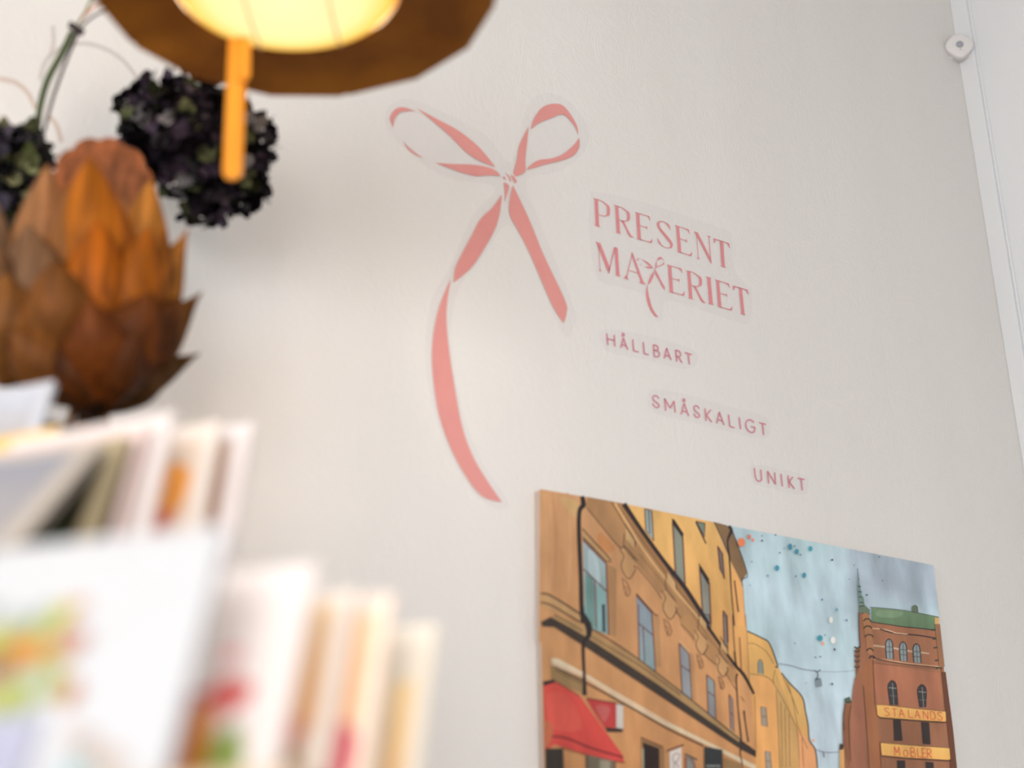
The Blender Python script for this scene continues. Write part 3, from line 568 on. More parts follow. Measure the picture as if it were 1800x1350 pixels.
# two yellow signs
for q in ([(272, 850), (330, 850), (560, 878), (820, 903), (825, 980), (815, 985), (600, 972), (300, 948), (280, 930)], [(305, 1150), (560, 1172), (850, 1192), (858, 1280), (840, 1288), (500, 1268), (315, 1250)]):
    P(PE, [(a+2, b+9) for a, b in q], (60, 40, 30)); P(PE, q, (224, 166, 64), (214, 152, 52)); Ln(PE, q+[q[0]], .9, (110, 70, 36), False)
RED = (204, 68, 34)
def hand(fn, strokes, w=1.5):
    for s in strokes: Ln(fn, s, w, RED)
LT = {'S': [[(.9, .12), (.5, 0), (.1, .18), (.5, .48), (.9, .75), (.5, 1), (.05, .88)]], 'T': [[(0, .05), (1, .05)], [(.5, .05), (.5, 1)]], 'A': [[(0, 1), (.5, 0)], [(.5, 0), (1, 1)], [(.22, .62), (.78, .62)]], 'L': [[(.1, 0), (.1, .95)], [(.1, .95), (.9, .95)]],
 'N': [[(.05, 1), (.05, 0)], [(.05, 0), (.9, 1)], [(.9, 1), (.95, 0)]], 'D': [[(.1, 0), (.1, 1)], [(.1, .03), (.6, .05), (.95, .4), (.85, .85), (.1, 1)]], 'M': [[(.02, 1), (.05, 0)], [(.05, 0), (.5, .7)], [(.5, .7), (.95, 0)], [(.95, 0), (1, 1)]],
 'Ö': [[(.5, .3), (.1, .5), (.15, .9), (.5, 1), (.9, .8), (.85, .45), (.5, .3)], [(.25, .05), (.32, .1)], [(.7, .05), (.77, .1)]], 'B': [[(.1, 0), (.1, 1)], [(.1, 0), (.7, .05), (.75, .4), (.1, .48)], [(.1, .48), (.85, .55), (.9, .9), (.1, 1)]], 'E': [[(.1, 0), (.1, 1)], [(.1, .02), (.85, .02)], [(.1, .5), (.7, .5)], [(.1, .98), (.9, .98)]], 'R': [[(.1, 0), (.1, 1)], [(.1, 0), (.75, .08), (.8, .42), (.1, .52)], [(.35, .52), (.95, 1)]]}
for word_, xs, y0, sl, h_, w_ in (('STALANDS', (332, 392, 448, 520, 572, 638, 694, 752), 872, .082, 64, 42), ('MÖBLER', (412, 480, 538, 592, 628, 668), 1178, .072, 74, 40)):
    for ch, x0 in zip(word_, xs):
        T = lambda x, y, x0=x0: PE(x0+x*w_+y*6, y0+(x0-xs[0])*sl+x*w_*sl+y*h_)
        hand(T, LT[ch])
# splashes of paint
for x, y, r, ry, c in ((143, 228, 28, 34, (246, 124, 62)), (202, 186, 13, 17, (246, 116, 84)), (230, 211, 9, 13, (246, 120, 90)), (511, 262, 15, 25, (42, 140, 164)), (560, 298, 15, 21, (42, 140, 164)), (664, 276, 15, 20, (42, 140, 164)), (412, 422, 16, 22, (42, 140, 164)), (616, 476, 14, 20, (42, 140, 164)), (735, 950, 20, 23, (34, 140, 160)), (758, 990, 11, 14, (236, 152, 110)), (817, 814, 15, 25, (222, 222, 218)), (835, 966, 20, 27, (226, 224, 220)), (827, 361, 8, 8, (74, 50, 76)), (298, 216, 8, 7, (70, 60, 96)), (432, 306, 6, 6, (80, 90, 120)), (341, 480, 8, 8, (110, 140, 176)), (751, 660, 7, 7, (60, 120, 176)), (862, 735, 10, 12, (100, 166, 190)), (936, 815, 7, 8, (90, 120, 150)), (1088, 624, 7, 7, (70, 80, 90)), (400, 172, 7, 5, (70, 80, 110)), (298, 180, 7, 5, (110, 120, 140)), (544, 257, 6, 6, (80, 120, 140)), (588, 322, 8, 5, (70, 90, 110)), (552, 484, 6, 7, (90, 110, 150)), (221, 374, 7, 7, (110, 160, 190)), (845, 1035, 8, 9, (78, 60, 96)), (700, 1095, 6, 6, (90, 90, 110)), (738, 1090, 6, 6, (90, 90, 110)), (826, 1296, 8, 9, (76, 54, 86)), (208, 552, 5, 5, (110, 140, 160)), (545, 990, 7, 5, (90, 120, 150)), (465, 273, 5, 5, (110, 130, 150)), (1180, 338, 6, 5, (90, 100, 110)), (771, 927, 6, 6, (100, 110, 140)), (993, 400, 5, 5, (110, 120, 140)), (955, 506, 5, 5, (120, 130, 150)), (630, 1290, 5, 5, (120, 140, 160)), (684, 1720, 10, 12, (224, 168, 108)), (1205, 518, 5, 5, (100, 90, 90))):
    dot(PC, x, y, r, c, ry)
art.build('picture', pm, pt)

# ---------------------------------------------------------------- motion sensor in the corner
plm = mat('white_plastic', (.80, .78, .775), .35, .4)
sc_ = un(1686, 83, 1)-CAM; base = CAM + sc_*((XR-.030-CAM.x)/sc_.x)
nrm = Vector((-1, -1, -.06)).normalized()
st = thing('motion_sensor', 'small white rounded-square motion sensor in the upper corner of the walls', 'sensor', base)
xa = Vector((0, 0, 1)).cross(nrm).normalized(); ya = nrm.cross(xa)
rot = math.radians(45)
xa, ya = xa*math.cos(rot)+ya*math.sin(rot), ya*math.cos(rot)-xa*math.sin(rot)
def sq(a, z, n=40, e=3.0):
    o = []
    for k in range(n):
        w_ = 2*math.pi*k/n; c, s = math.cos(w_), math.sin(w_)
        o.append(base + xa*(a*abs(c)**(2/e)*math.copysign(1, c)) + ya*(a*abs(s)**(2/e)*math.copysign(1, s)) + nrm*z)
    return o
m = MB(); rings = [sq(.0235, -.010), sq(.0262, -.006), sq(.0267, .006), sq(.0257, .0095), sq(.0228, .0112), sq(.012, .0115)]
b0 = 0
for r in rings: m.v += r
for i in range(len(rings)-1):
    for k in range(40):
        k2 = (k+1) % 40; m.f.append([i*40+k, i*40+k2, (i+1)*40+k2, (i+1)*40+k]); m.c.append(None)
m.f.append([len(rings)*40-40+k for k in range(40)]); m.c.append(None); m.f.append([k for k in range(40)][::-1]); m.c.append(None)
m.build('housing', plm, st, smooth=True)
m = MB(); pr_ = [(.0078, .011), (.0076, .0135), (.006, .0158), (.0034, .0172), (.0004, .0176)]
for r, z in pr_:
    m.v += [base+xa*r*math.cos(k*math.pi/12)+ya*r*math.sin(k*math.pi/12)+nrm*z for k in range(24)]
for i in range(4):
    for k in range(24): m.f.append([i*24+k, i*24+(k+1) % 24, (i+1)*24+(k+1) % 24, (i+1)*24+k]); m.c.append(None)
m.build('lens', mat('grey_lens', (.36, .37, .42), .25, .5), st, smooth=True)
m = MB(); c_ = base - Vector((0, 0, 1))*.0125 + nrm*.0117 + xa*.0
m.poly([c_+(xa*math.cos(k*math.pi/5)+ya*math.sin(k*math.pi/5))*.0011 for k in range(10)]); m.build('indicator_light', mat('dark_dot', (.1, .1, .12)), st)
m = MB(); m.box((-.022, -.010, -.022), (.022, .010, .022), Matrix.Translation(base-nrm*.0165) @ Matrix.Rotation(math.radians(-45), 4, 'Z')); m.build('mounting_bracket', plm, st)
# ---------------------------------------------------------------- wooden pendant lamp
RH = Vector((math.cos(YAW), -math.sin(YAW), 0)); FH = Vector((math.sin(YAW), math.cos(YAW), 0)); ZV = Vector((0, 0, 1))
LC = un(519, -30, 1.56); IC = LC - RH*.010 + FH*.008
veneer = mat('brown_wood_veneer', (.3, .1, .02), .6, .08)
noisy(veneer, (.22, .080, .008), (.13, .042, .005), scale=(9, 9, 60), nscale=1)
def emissive():
    m = bpy.data.materials.new('glowing_paper_diffuser'); m.use_nodes = True; nt = m.node_tree; nt.nodes.clear()
    o = nt.nodes.new('ShaderNodeOutputMaterial'); e = nt.nodes.new('ShaderNodeEmission'); tc = nt.nodes.new('ShaderNodeTexCoord')
    mp = nt.nodes.new('ShaderNodeMapping'); mp.inputs['Scale'].default_value = (1/.113, 1/.113, 0)
    ln = nt.nodes.new('ShaderNodeVectorMath'); ln.operation = 'LENGTH'; r = nt.nodes.new('ShaderNodeValToRGB')
    nt.links.new(tc.outputs['Object'], mp.inputs[0]); nt.links.new(mp.outputs[0], ln.inputs[0]); nt.links.new(ln.outputs['Value'], r.inputs[0])
    cr = r.color_ramp; cr.elements[0].position = 0; cr.elements[0].color = (1, .86, .44, 1); cr.elements[1].position = 1; cr.elements[1].color = (1, .30, .02, 1)
    for p_, c in ((.66, (1, .82, .36, 1)), (.90, (1, .62, .12, 1))): k = cr.elements.new(p_); k.color = c
    nt.links.new(r.outputs[0], e.inputs[0]); e.inputs[1].default_value = 1.15
    nt.links.new(e.outputs[0], o.inputs[0]); return m
lamp = thing('pendant_lamp', 'many-sided brown wood veneer pendant lamp with a glowing yellow centre', 'lamp', LC)
NP = 15; sides = MB()
def ring(R, z, th, c=LC): return c + (RH*math.cos(th)+FH*math.sin(th))*R + ZV*z
for k in range(NP):
    th0, th1 = math.radians(9.9+24*k), math.radians(34.1+24*k); m = MB(); n = 6
    ia = [ring(.1125, .004, th0+(th1-th0)*i/n, IC) for i in range(n+1)]
    o0, o1 = ring(.2, -.004, th0), ring(.2, -.004, th1)
    if k % 3 == 2: o1 = o1.lerp(o0, .08)
    if k % 3 == 0: o0 = o0.lerp(o1, .08)
    oa = [o0+(o1-o0)*i/n for i in range(n+1)]
    of_ = [ring(.2, -.004, th0).lerp(ring(.2, -.004, th1), i/n) for i in range(n+1)]; mi = [a_.lerp(c_, .5)+ZV*.0015 for a_, c_ in zip(ia, of_)]; mj = [a_.lerp(c_, .965) for a_, c_ in zip(ia, of_)]
    if k % 3 == 2: mj[-1] = ia[-1].lerp(ring(.2, -.004, th1), .965)
    if k % 3 == 0: mj[0] = ia[0].lerp(ring(.2, -.004, th0), .965)
    dz = ZV*(.0007 if k % 2 else 0); ia = [p-dz for p in ia]; mi = [p-dz for p in mi]; mj = [p-dz for p in mj]; oa = [p-dz for p in oa]
    up_ = [p+ZV*.006+(LC-p).normalized()*.004 for p in oa]
    ta = [ring(.125, .105, th0+(th1-th0)*i/n, IC) for i in range(n+1)]
    m.grid([ia, mi, mj, oa]); sides.grid([oa, up_, ta])
    m.build('shade_panel', veneer, lamp, solid=.0025)
pap = bpy.data.materials.new('added_glow_paper'); pap.use_nodes = True; nt = pap.node_tree; nt.nodes.clear(); _o = nt.nodes.new('ShaderNodeOutputMaterial'); _t = nt.nodes.new('ShaderNodeBsdfTranslucent'); _g = nt.nodes.new('ShaderNodeBsdfDiffuse'); _m = nt.nodes.new('ShaderNodeMixShader')
_t.inputs[0].default_value = (.92, .80, .62, 1); _g.inputs[0].default_value = (.85, .76, .6, 1); _m.inputs[0].default_value = .35
nt.links.new(_t.outputs[0], _m.inputs[1]); nt.links.new(_g.outputs[0], _m.inputs[2]); nt.links.new(_m.outputs[0], _o.inputs[0])
sides.build('added_glow_side', pap, lamp)  # unseen translucent side, added so warm bulb light reaches the wall
m = MB(); m.lathe([(.0001, -.016), (.03, -.015), (.06, -.012), (.09, -.006), (.108, .0), (.1135, .008), (.1135, .03)], 60, IC); m.build('diffuser', emissive(), lamp, smooth=True, origin=IC)
ribm = mat('pale_diffuser_rib', (.75, .55, .35), .6, .2)
for off in (-.040, .042):
    m = MB(); pts = []
    for i in range(9):
        t_ = -1+2*i/8; r = math.sqrt(max(0, .105**2-off**2))*t_; rr = math.hypot(r, off)
        pts.append(IC + RH*off + FH*r + ZV*(-.018+.016*(rr/.11)**2))
    m.tube(pts, .0014, 6); m.build('diffuser_rib', ribm, lamp)
slat = mat('amber_wood_slat', (.82, .33, .04), .5, .25); slat.node_tree.nodes['Principled BSDF'].inputs['Transmission Weight'].default_value = 0
noisy(slat, (.80, .30, .025), (.66, .22, .015), scale=(90, 90, 6))
def slatbox(px, y0, y1, w_, d, name, dx=0):
    a = un(px, y0, d); m = MB(); h = 0
    while (lambda v: 675-FPX*(v.dot(UP))/(v.dot(FWD)))(a-ZV*h-CAM) < y1: h += .0005
    M3 = Matrix((RH, FH, ZV)).transposed().to_4x4(); M3.translation = a
    pts = [(-w_/2, 0), (w_/2, 0), (w_/2, -h+w_*.4), (w_*.35, -h+w_*.1), (0, -h), (-w_*.35, -h+w_*.1), (-w_/2, -h+w_*.4)]
    f = [M3 @ Vector((p[0]+dx*p[1], -.0015, p[1])) for p in pts]; g = [M3 @ Vector((p[0]+dx*p[1], .0015, p[1])) for p in pts]
    m.poly(f); m.poly(g[::-1])
    for i in range(len(pts)): j = (i+1) % len(pts); m.poly([f[i], g[i], g[j], f[j]])
    m.build(name, slat, lamp)
_d = lambda x, y: (IC.z-.004-CAM.z)/(un(x, y, 1)-CAM).z
slatbox(419, 62, 316, .0188, _d(419, 72), 'hanging_slat'); slatbox(429, 60, 142, .0135, _d(429, 68)-.004, 'hanging_slat', -.02)
m = MB(); m.tube([LC+ZV*.1, Vector((LC.x, LC.y, ZC-.03))], .003, 8); m.lathe([(.126, .1), (.06, .125), (.02, .14), (.003, .145)], 40, LC); m.build('cord_and_cap', mat('dark_cord', (.05, .03, .02)), lamp)
m = MB(); m.lathe([(.002, -.03), (.045, -.03), (.05, -.001), (.002, 0)], 32, (LC.x, LC.y, ZC)); m.build('ceiling_rose', whitem, lamp, smooth=True)

l_ = bpy.data.lights.new('inner_bulb', 'POINT'); l_.energy = 14; l_.color = (1, .84, .66); l_.shadow_soft_size = .025
lo = bpy.data.objects.new('inner_bulb', l_); COL.objects.link(lo); lo.location = IC + ZV*.062
# ---------------------------------------------------------------- dried hydrangeas hung upside down
petm = vcol(mat('dried_petals', (.1, .1, .1), .9, .02), .5, (60, 60, 60))
stemm = mat('dried_green_stem', (.045, .065, .02), .6, .3)
wirem = mat('thin_dark_wire', (.02, .012, .015), .4, .4)
def flowerhead(name, ctr, lobes, n, cols, parent, seed, size=1.0):
    """lobes: (dx px, dy px, radius px) lumps that make up the head, d = its distance"""
    rnd = random.Random(seed); m = MB(); dd = (ctr-CAM).dot(FWD)
    L3 = [(ctr + RT*(x/FPX*dd) - UP*(y/FPX*dd) + FWD*(q/FPX*dd), r/FPX*dd) for x, y, q, r in lobes]
    for c0, r in L3: m.lathe([(.0001, -r*.8)] + [(r*.8*math.cos(a), r*.8*math.sin(a)) for a in (-1.2, -.8, -.4, 0, .4, .8, 1.2)] + [(.0001, r*.8)], 16, c0, (.005, .004, .005))
    tot = sum(r*r for _, r in L3)
    for c0, R_ in L3:
        cnt = int(n*R_*R_/tot)
        for i in range(cnt):
            z = 1-2*(i+.5)/cnt; th = i*2.39996; r = math.sqrt(1-z*z)
            d = Vector((r*math.cos(th), r*math.sin(th), z)); d = (d+Vector([rnd.gauss(0, .13) for _ in range(3)])).normalized()
            c = c0 + d*R_*rnd.uniform(.82, 1.09)
            if any((c-c1).length < r1*.72 for c1, r1 in L3): continue
            ax = d.cross(Vector((.3, .5, .8))).normalized(); ay = d.cross(ax); tl_ = rnd.gauss(0, .45); d = (d+ax*tl_).normalized(); ax = d.cross(ay).normalized(); ay = d.cross(ax); sp = rnd.uniform(0, 6.28)
            col = rnd.choice(cols); k_ = rnd.uniform(.35, 2.0)**1.4; col = tuple(v*k_*.55 for v in col)
            for q in range(4):
                w_ = sp+q*math.pi/2+rnd.uniform(-.25, .25); u = ax*math.cos(w_)+ay*math.sin(w_); v = d.cross(u)
                s = rnd.uniform(.0085, .0145)*size; cup = rnd.uniform(.0, 1.3)
                tip = c+u*s+d*s*cup; l = c+u*s*.5+v*s*.62+d*s*.5*cup*.6; r_ = c+u*s*.5-v*s*.62+d*s*.5*cup*.6
                tl = c+u*s*.92+v*s*.42+d*s*(cup*.8+rnd.uniform(-.15, .25)); tr = c+u*s*.92-v*s*.42+d*s*(cup*.8+rnd.uniform(-.15, .25))
                mid = c+u*s*.6+d*s*cup*.25
                b = len(m.v); m.v += [c, l, tl, tip, tr, r_, mid]
                for x1, x2 in ((0, 1), (1, 2), (2, 3), (3, 4), (4, 5), (5, 0)): m.f.append([b+x1, b+x2, b+6]); m.c.append(col)
    m.build(name, petm, parent, smooth=True)
PUR = [(.020, .014, .022), (.030, .022, .034), (.012, .009, .013), (.05, .038, .05), (.016, .012, .018), (.010, .008, .010), (.09, .085, .09), (.05, .055, .028)]
GRN = [(.05, .06, .025), (.13, .14, .07), (.022, .022, .016), (.03, .025, .035), (.20, .20, .11), (.012, .012, .012), (.045, .04, .055)]
d1 = 1.98; hc = un(349, 258, d1)
h1 = thing('dried_hydrangea', 'almost black dried hydrangea head hanging beside the lamp and its amber slat', 'dried flower', hc)
flowerhead('flower_head', hc, [(-62, -48, 0, 70), (10, -50, 6, 76), (60, -12, 0, 62), (-16, 0, -20, 78), (40, 40, 0, 68), (14, 84, 5, 50), (-84, -18, 10, 42), (66, 62, 10, 46), (-66, 10, 5, 40)], 620, PUR, h1, 3)
m = MB(); top = Vector((hc.x, hc.y, ZC)); m.tube([hc+ZV*.03, hc+Vector((.004, 0, .12)), hc+Vector((.0, 0, .3))], [.0032, .003, .0026], 8); m.build('stem', stemm, h1)
m = MB(); m.tube([hc+ZV*.3, top], .0012, 6); m.build('hanging_wire', wirem, h1)
d2 = 1.915; hc2 = un(4, 335, d2)
h2 = thing('dried_hydrangea', 'greenish dried hydrangea head cut by the left edge, hanging on knotted stems', 'dried flower', hc2)
flowerhead('flower_head', hc2, [(-20, -40, 0, 74), (20, -52, 0, 56), (-10, 20, 0, 70), (-10, 60, 0, 60), (34, -10, 0, 42)], 380, GRN, h2, 9)
kn = un(131, 49, d2)
m = MB(); m.tube([un(*p, d2) for p in spline([(40, 300), (62, 250), (70, 190), (84, 140), (110, 92), (127, 56)], False, 4)], .0042, 8); m.build('stem', stemm, h2)
m = MB(); m.tube([un(*p, d2-.01) for p in spline([(52, 300), (76, 235), (92, 175), (115, 110), (137, 58)], False, 4)], .0020, 8); m.build('stem', mat('dark_dried_stem', (.025, .018, .02), .6, .3), h2)
m = MB()
for dx, dy in ((-2, -2), (4, 3), (8, 6)): m.tube([un(131+dx-7, 49+dy-4, d2-.006), un(131+dx+7, 49+dy+3, d2-.006)], [.0044, .0044], 8)
m.build('cord_knot', wirem, h2)
up2 = lambda x, y: un(x, y, d2)
m = MB(); e_ = up2(165, -10); m.tube([up2(137, 42), up2(150, 22), e_, Vector((e_.x+.02, e_.y, ZC))], .0016, 6); m.build('hanging_cord', mat('green_twine', (.12, .15, .05)), h2)
m = MB(); m.tube([up2(*p) for p in spline([(136, 44), (150, 26), (168, 10), (192, 2), (230, -40)], False, 4)]+[Vector((e_.x+.06, e_.y, ZC))], .0012, 6); m.build('wire', mat('copper_wire', (.5, .16, .08), .4, .5), h2)
m = MB(); m.tube([up2(*p) for p in spline([(138, 54), (152, 38), (172, 24), (195, 13), (250, -30)], False, 4)]+[Vector((e_.x+.09, e_.y, ZC))], .0015, 6); m.build('wire', wirem, h2)

# ---------------------------------------------------------------- wooden lotus
LB = un(158, 712, 1.65)
lotm = bpy.data.materials.new('thin_wood_veneer'); lotm.use_nodes = True
lotm.node_tree.nodes['Principled BSDF'].inputs['Specular IOR Level'].default_value = .12
lotm = vcol(lotm, .5, (85, 85, 4)); b_ = lotm.node_tree.nodes['Principled BSDF']; b_.inputs['Roughness'].default_value = .5
_tr = lotm.node_tree.nodes.new('ShaderNodeBsdfTranslucent'); _mx = lotm.node_tree.nodes.new('ShaderNodeMixShader'); _mx.inputs[0].default_value = .3
lotm.node_tree.links.new(b_.inputs['Base Color'].links[0].from_socket, _tr.inputs[0]); lotm.node_tree.links.new(b_.outputs[0], _mx.inputs[1]); lotm.node_tree.links.new(_tr.outputs[0], _mx.inputs[2])
lotm.node_tree.links.new(_mx.outputs[0], lotm.node_tree.nodes['Material Output'].inputs[0])
lot = thing('wooden_lotus_flower', 'orange-brown wooden lotus flower with overlapping thin veneer petals at the left edge', 'ornament', LB)
def petal(bp_, bd, tp, td, wpx, bulge, cup, col, pe=.72, name='petal'):
    a, b = un(*bp_, bd), un(*tp, td); ax = (b-a); Lh = ax.length; ax.normalize()
    view = (CAM-(a+b)/2).normalized(); sd = ax.cross(view).normalized(); nr = sd.cross(ax).normalized()
    if nr.dot(view) < 0: nr = -nr
    Wd = wpx/FPX*(bd+td)/2/2; nt_, ns = 16, 8; m = MB(); g = []
    for i in range(nt_+1):
        t_ = i/nt_; w_ = Wd*(.30+.70*math.sin(min(1, t_/.5)*math.pi/2))*(1 if t_ < .45 else max(.012, math.cos((t_-.45)/.55*math.pi/2))**pe)
        row = []
        for j in range(ns+1):
            s = -1+2*j/ns
            row.append(a+ax*(Lh*t_)+nr*(bulge*math.sin(math.pi*t_*.9)-cup*s*s*w_/Wd)+sd*(w_*s))
        g.append(row)
    m.grid(g, col)
    m.build(name, lotm, lot, smooth=True, solid=.0012)
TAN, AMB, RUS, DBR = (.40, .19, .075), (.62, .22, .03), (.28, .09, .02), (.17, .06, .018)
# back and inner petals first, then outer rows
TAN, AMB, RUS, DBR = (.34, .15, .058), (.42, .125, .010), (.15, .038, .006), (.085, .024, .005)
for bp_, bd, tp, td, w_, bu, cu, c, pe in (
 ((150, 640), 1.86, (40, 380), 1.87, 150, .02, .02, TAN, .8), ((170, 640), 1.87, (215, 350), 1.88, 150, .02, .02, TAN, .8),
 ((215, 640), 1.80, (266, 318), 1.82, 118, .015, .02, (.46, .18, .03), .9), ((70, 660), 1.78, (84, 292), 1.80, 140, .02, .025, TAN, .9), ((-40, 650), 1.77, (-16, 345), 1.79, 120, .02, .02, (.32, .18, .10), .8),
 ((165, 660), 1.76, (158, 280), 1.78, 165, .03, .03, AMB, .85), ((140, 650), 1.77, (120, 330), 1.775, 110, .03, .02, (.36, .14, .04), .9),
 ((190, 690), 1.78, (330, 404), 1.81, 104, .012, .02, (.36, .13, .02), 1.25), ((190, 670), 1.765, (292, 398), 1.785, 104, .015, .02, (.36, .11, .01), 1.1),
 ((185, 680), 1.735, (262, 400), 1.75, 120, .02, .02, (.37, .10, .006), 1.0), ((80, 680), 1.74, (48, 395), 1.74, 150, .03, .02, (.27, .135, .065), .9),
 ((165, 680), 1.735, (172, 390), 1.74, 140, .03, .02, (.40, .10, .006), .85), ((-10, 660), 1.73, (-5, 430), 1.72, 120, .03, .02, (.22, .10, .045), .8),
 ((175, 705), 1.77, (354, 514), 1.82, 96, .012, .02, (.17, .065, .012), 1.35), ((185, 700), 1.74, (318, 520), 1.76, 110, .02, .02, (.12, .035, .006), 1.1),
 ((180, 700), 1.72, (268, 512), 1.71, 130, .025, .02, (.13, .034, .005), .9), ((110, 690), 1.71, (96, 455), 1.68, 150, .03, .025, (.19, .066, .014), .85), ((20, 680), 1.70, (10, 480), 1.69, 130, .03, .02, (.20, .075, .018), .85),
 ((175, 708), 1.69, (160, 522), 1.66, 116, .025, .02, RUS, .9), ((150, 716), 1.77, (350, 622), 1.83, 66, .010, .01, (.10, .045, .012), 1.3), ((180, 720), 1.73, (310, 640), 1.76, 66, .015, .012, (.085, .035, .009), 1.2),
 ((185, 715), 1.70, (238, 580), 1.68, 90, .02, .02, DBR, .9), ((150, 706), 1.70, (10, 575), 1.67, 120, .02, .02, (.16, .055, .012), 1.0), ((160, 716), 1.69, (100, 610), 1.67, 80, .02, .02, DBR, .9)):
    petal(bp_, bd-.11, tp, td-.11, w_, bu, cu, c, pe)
# scalloped disc behind the petals
m = MB(); dc = un(180, 330, 1.79); vd = (CAM-dc).normalized(); sx = vd.cross(ZV).normalized()*-1; sy = sx.cross(vd)*-1
q = []
for k in range(96):
    a = 2*math.pi*k/96; r = .0520*(1+.10*abs(math.sin(a*5.5))**.6); q.append(dc+sx*r*math.cos(a)+sy*r*math.sin(a))
m.poly(q, (.23, .082, .032)); m.build('scalloped_disc', lotm, lot, solid=.003)
m = MB(); m.tube([LB+ZV*.05, LB, Vector((LB.x, LB.y, 1.873))], [.02, .013, .012], 12, (.05, .02, .008))
for dx in (-.022, .02): m.tube([LB+RH*dx*.5+ZV*.03, Vector((LB.x, LB.y, 1.873))+RH*dx], .0045, 8, (.22, .09, .03))
m.build('stem', lotm, lot, smooth=True)
m = MB(); m.lathe([(.002, 0), (.055, 0), (.055, .008), (.045, .013), (.002, .013)], 40, (LB.x, LB.y, 1.86), (.2, .08, .03)); m.build('foot', lotm, lot)
l_ = bpy.data.lights.new('lotus_bulb', 'POINT'); l_.energy = 1.1; l_.color = (1, .62, .25); l_.shadow_soft_size = .012
lo = bpy.data.objects.new('lotus_bulb', l_); COL.objects.link(lo); lo.location = un(185, 560, 1.695)
# slim plinth under it
pl = MB(); pl.box((LB.x-.20, LB.y-.065, 0), (LB.x+.075, LB.y+.085, 1.86)); dkw = mat('dark_stained_wood', (.04, .022, .012), .5, .3); noisy(dkw, (.045, .025, .013), (.025, .014, .008), scale=(20, 20, 3)); o = pl.build('display_plinth', dkw, bevel=.004, origin=(LB.x, LB.y, 0)); tag(o, 'slim dark wooden plinth hidden behind the cards, carrying the wooden lotus', 'plinth')

# ---------------------------------------------------------------- greeting cards in a stand
YC = math.radians(50); BD = Vector((math.sin(YC), math.cos(YC), 0)); SD = Vector((math.cos(YC), -math.sin(YC), 0))
paperm = vcol(mat('card_stock', (.9, .9, .9), .6, .25), .015, (30, 30, 30)); printm = vcol(mat('printed_card', (.9, .9, .9), .5, .3), .06, (70, 70, 70))
WHT, CRM, PNK, PCH = (.82, .81, .80), (.90, .83, .70), (.90, .76, .70), (.90, .70, .50)
def card(TR, d, Wc, Hc, lean, face, shapes, label, cat='greeting card', roll=0, group=None, yaw=None, drop=0):
    lean = math.radians(lean); roll = math.radians(roll or (5 if TR[1] < 800 else 0))
    u = ZV*math.cos(lean)+BD*math.sin(lean); s = SD*math.cos(roll)+u*math.sin(roll); u2 = u*math.cos(roll)-SD*math.sin(roll)
    T = un(*TR, d); n = s.cross(u2).normalized()
    if n.dot(CAM-T) < 0: n = -n
    BL = T-s*Wc-u2*Hc
    t = thing('greeting_card', label, cat, BL, group)
    pt_ = lambda a, b, z=0: BL+s*(Wc*a)+u2*(Hc*(1-b))+n*z
    for nm, z0, z1, op in (('front_leaf', -.0004, 0, 0), ('back_leaf', -.0060, -.0056, 0)):
        m = MB(); f = [pt_(0, 0, z1), pt_(1, 0, z1), pt_(1, 1, z1 - (0)), pt_(0, 1, z1)]
        if nm == 'back_leaf': f = [pt_(0, 0, -.0016), pt_(1, 0, z1), pt_(1, 1, z1), pt_(0, 1, -.0016)]
        g = [p-n*.0004 for p in f]
        face = tuple(v_*.88 for v_ in face) if nm == 'front_leaf' else face; m.poly(f, face); m.poly(g[::-1], face)
        for i in range(4): j = (i+1) % 4; m.poly([f[i], g[i], g[j], f[j]], face)
        m.build(nm, paperm, t)
    if shapes:
        m = MB(); z = .0002; KP = 1.12 if TR[1] > 950 else .85
        for sh in shapes:
            z += .00003; pts, c = sh[0], sh[1]; c2 = sh[2] if len(sh) > 2 else None
            if c2:
                v0, v1 = min(p[1] for p in pts), max(p[1] for p in pts)
                cc = [tuple(x_*(1-(p[1]-v0)/(v1-v0))+y_*(p[1]-v0)/(v1-v0) for x_, y_ in zip(lin(c, KP), lin(c2, KP))) for p in pts]
            else: cc = lin(c, .62 if d < .9 else 1.1)
            m.poly([pt_(p[0], p[1], z) for p in pts], cc)
        m.build('printed_picture', printm, t)
    return t
def rect(a, b, c, d): return [(a, b), (c, b), (c, d), (a, d)]
def blob(x, y, rx, ry, r=0, n=14): return [(x+rx*math.cos(k*6.283/n)*(1+.18*math.sin(3*k+r)), y+ry*math.sin(k*6.283/n)*(1+.18*math.cos(2*k+r))) for k in range(n)]
rnd = random.Random(4)
flor = []
for i in range(70):
    x_, y_ = rnd.gauss(.30, .13), rnd.gauss(.47, .12)
    if .06 < x_ < .56+.2*(.47-y_) and .22 < y_ < .70: flor.append((blob(x_, y_, rnd.uniform(.02, .055), rnd.uniform(.02, .05), i), rnd.choice([(196, 200, 110), (170, 196, 150), (214, 206, 96), (236, 160, 92), (200, 214, 190), (222, 140, 120), (150, 176, 130), (190, 204, 196)])))
flor += [(blob(.49, .44, .07, .06, 1), (224, 168, 146)), (blob(.32, .46, .08, .055, 2), (230, 152, 70)), (blob(.25, .52, .055, .05, 3), (180, 104, 62)), (blob(.30, .64, .13, .05, 4), (196, 196, 100)), (blob(.56, .64, .035, .055, 5), (220, 142, 86)), (blob(.42, .33, .05, .05, 6), (212, 208, 96)), (blob(.16, .40, .05, .06, 7), (200, 204, 90))]
card((400, 922), .85, .142, .158, 23, (.60, .595, .60), flor+[(rect(.0, .715, .48, 1), (200, 200, 220)), (rect(.475, .72, .485, 1), (180, 184, 200)), (blob(.66, .82, .05, .04), (214, 190, 176)), (blob(.68, .93, .08, .06), (196, 216, 216)), (blob(.78, .90, .05, .05), (226, 200, 180))], 'big white card with orange and green flowers, frontmost of the lower row')
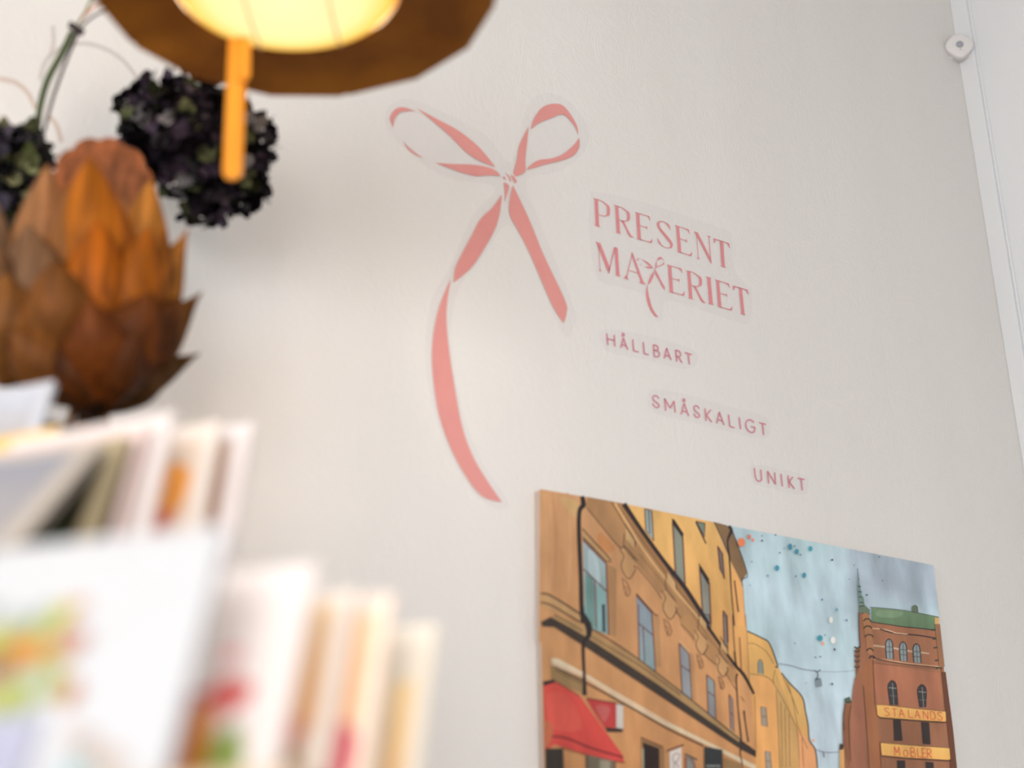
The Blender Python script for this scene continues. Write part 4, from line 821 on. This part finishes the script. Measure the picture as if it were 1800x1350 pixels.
card((556, 990), .925, .142, .150, 23, (.98, .87, .82), [(rect(.36, .55, .63, 1), (178, 84, 60), (150, 60, 44)), (rect(.61, .62, .71, 1), (224, 142, 54), (200, 120, 40)), (blob(.72, .40, .05, .035), (232, 164, 164)), (blob(.74, .58, .10, .08), (216, 108, 104)), (blob(.78, .86, .08, .15, 2), (138, 156, 80))], 'pale pink card with red, orange and green print, second in the lower row')
card((626, 1036), .985, .125, .150, 23, (1, .86, .74), [(rect(.70, .06, .90, .66), (255, 208, 164), (248, 178, 108)), (rect(.68, .66, .86, 1), (240, 180, 130)), (blob(.80, .66, .06, .06), (220, 116, 88)), (blob(.80, .82, .06, .10), (160, 128, 66))], 'peach card with orange strip, third in the lower row')
card((692, 1042), 1.0, .125, .150, 23, (1, .83, .71), [(rect(.78, .10, .92, .7), (244, 200, 158), (228, 178, 134)), (blob(.86, .78, .07, .17), (200, 84, 98)), (rect(.94, .05, 1, 1), (250, 222, 200))], 'peach card with raspberry red print low down, fourth in the lower row')
card((767, 1095), 1.072, .125, .150, 23, (1, .89, .74), [(rect(.80, .30, .93, 1), (250, 212, 160), (236, 190, 138))], 'plain cream card, last and farthest right of the lower row')
GREY1, GREY2 = (160, 160, 170), (178, 170, 166)
card((186, 772), 1.10, .16, .165, 48, (.60, .52, .44), [(rect(.0, .09, .90, .97), GREY1, GREY2), (blob(.10, .40, .10, .09), (176, 180, 86)), (blob(.45, .2, .2, .06), (140, 142, 156))], 'grey-blue landscape card with beige border leaning far back in the upper row')
card((228, 764), 1.13, .15, .16, 32, (.50, .40, .24), [(rect(.0, .14, .91, .97), (70, 66, 44), (10, 14, 4)), (blob(.80, .70, .08, .16), (40, 54, 14))], 'dark green picture card with tan border behind the grey-blue card')
card((262, 745), 1.155, .15, .155, 28, (.88, .68, .62), [(rect(.0, .10, .955, .97), (96, 66, 58), (36, 12, 22))], 'dark maroon picture card with pink border, left of the tall pale pink card')
card((306, 722), 1.175, .13, .155, 25, (.90, .80, .75), [(rect(.58, .14, .84, .95), (250, 220, 206), (246, 208, 192))], 'tall pale pink blank-topped card, highest in the upper row')
card((388, 738), 1.24, .12, .150, 25, (.92, .80, .70), [(rect(.50, .10, .9, .95), (255, 230, 208), (252, 220, 196)), (blob(.76, .46, .10, .20), (250, 162, 70)), (blob(.70, .66, .09, .09), (222, 112, 84))], 'cream card with an orange blossom in the upper row')
card((447, 740), 1.28, .11, .150, 25, (.92, .82, .78), [(rect(.72, .12, .84, .85), (236, 194, 170), (226, 178, 154))], 'narrow pale card, farthest right of the upper row')
card((106, 748), 1.31, .11, .12, 25, (.95, .60, .20), [], 'card with warm glow put into its orange-yellow colour, peeping over the grey-blue landscape card')  # warm light on this card is put into its face colour
card((96, 668), 1.40, .13, .16, 25, (.62, .62, .66), [(rect(.0, .06, .9, .5), (206, 210, 220), (186, 174, 166))], 'pale grey card farthest up and left, below the wooden lotus')
# stand
woodm = mat('pale_birch', (.56, .42, .27), .5, .3); noisy(woodm, (.58, .43, .28), (.48, .34, .21), scale=(30, 30, 4))
O1 = un(400, 922, .85); O2 = un(306, 722, 1.175)
MX = Matrix((SD, BD, ZV)).transposed().to_4x4(); MX.translation = Vector((O1.x, O1.y, 0))
MX2 = MX.copy(); MX2.translation = Vector((O2.x, O2.y, 0))
stand = thing('card_stand', 'pale wooden two-step card stand holding both rows of cards', 'display stand', (O1.x, O1.y, 0))
z1 = O1.z-.158*math.cos(math.radians(23))-.012; z2 = O2.z-.185
def tray(MXx, z, s0, s1, b0, b1):
    m = MB(); m.box((s0, b0, z-.012), (s1, b1, z), MXx)
    for bx in (((s0, b0, z), (s0+.008, b1, z+.012)), ((s1-.008, b0, z), (s1, b1, z+.012)), ((s0+.008, b0, z), (s1-.008, b0+.008, z+.012)), ((s0+.008, b1-.008, z), (s1-.008, b1, z+.012))): m.box(*bx, MXx)
    m.build('tray', woodm, stand)
    for a in (s0+.012, s1-.012):
        for b in (b0+.012, b1-.012):
            p_ = MB(); p_.box((a-.011, b-.011, 0), (a+.011, b+.011, z-.012), MXx); p_.build('post', woodm, stand)
tray(MX, z1, -.165, .075, -.085, .30); tray(MX2, z2, -.21, .03, -.17, .25)
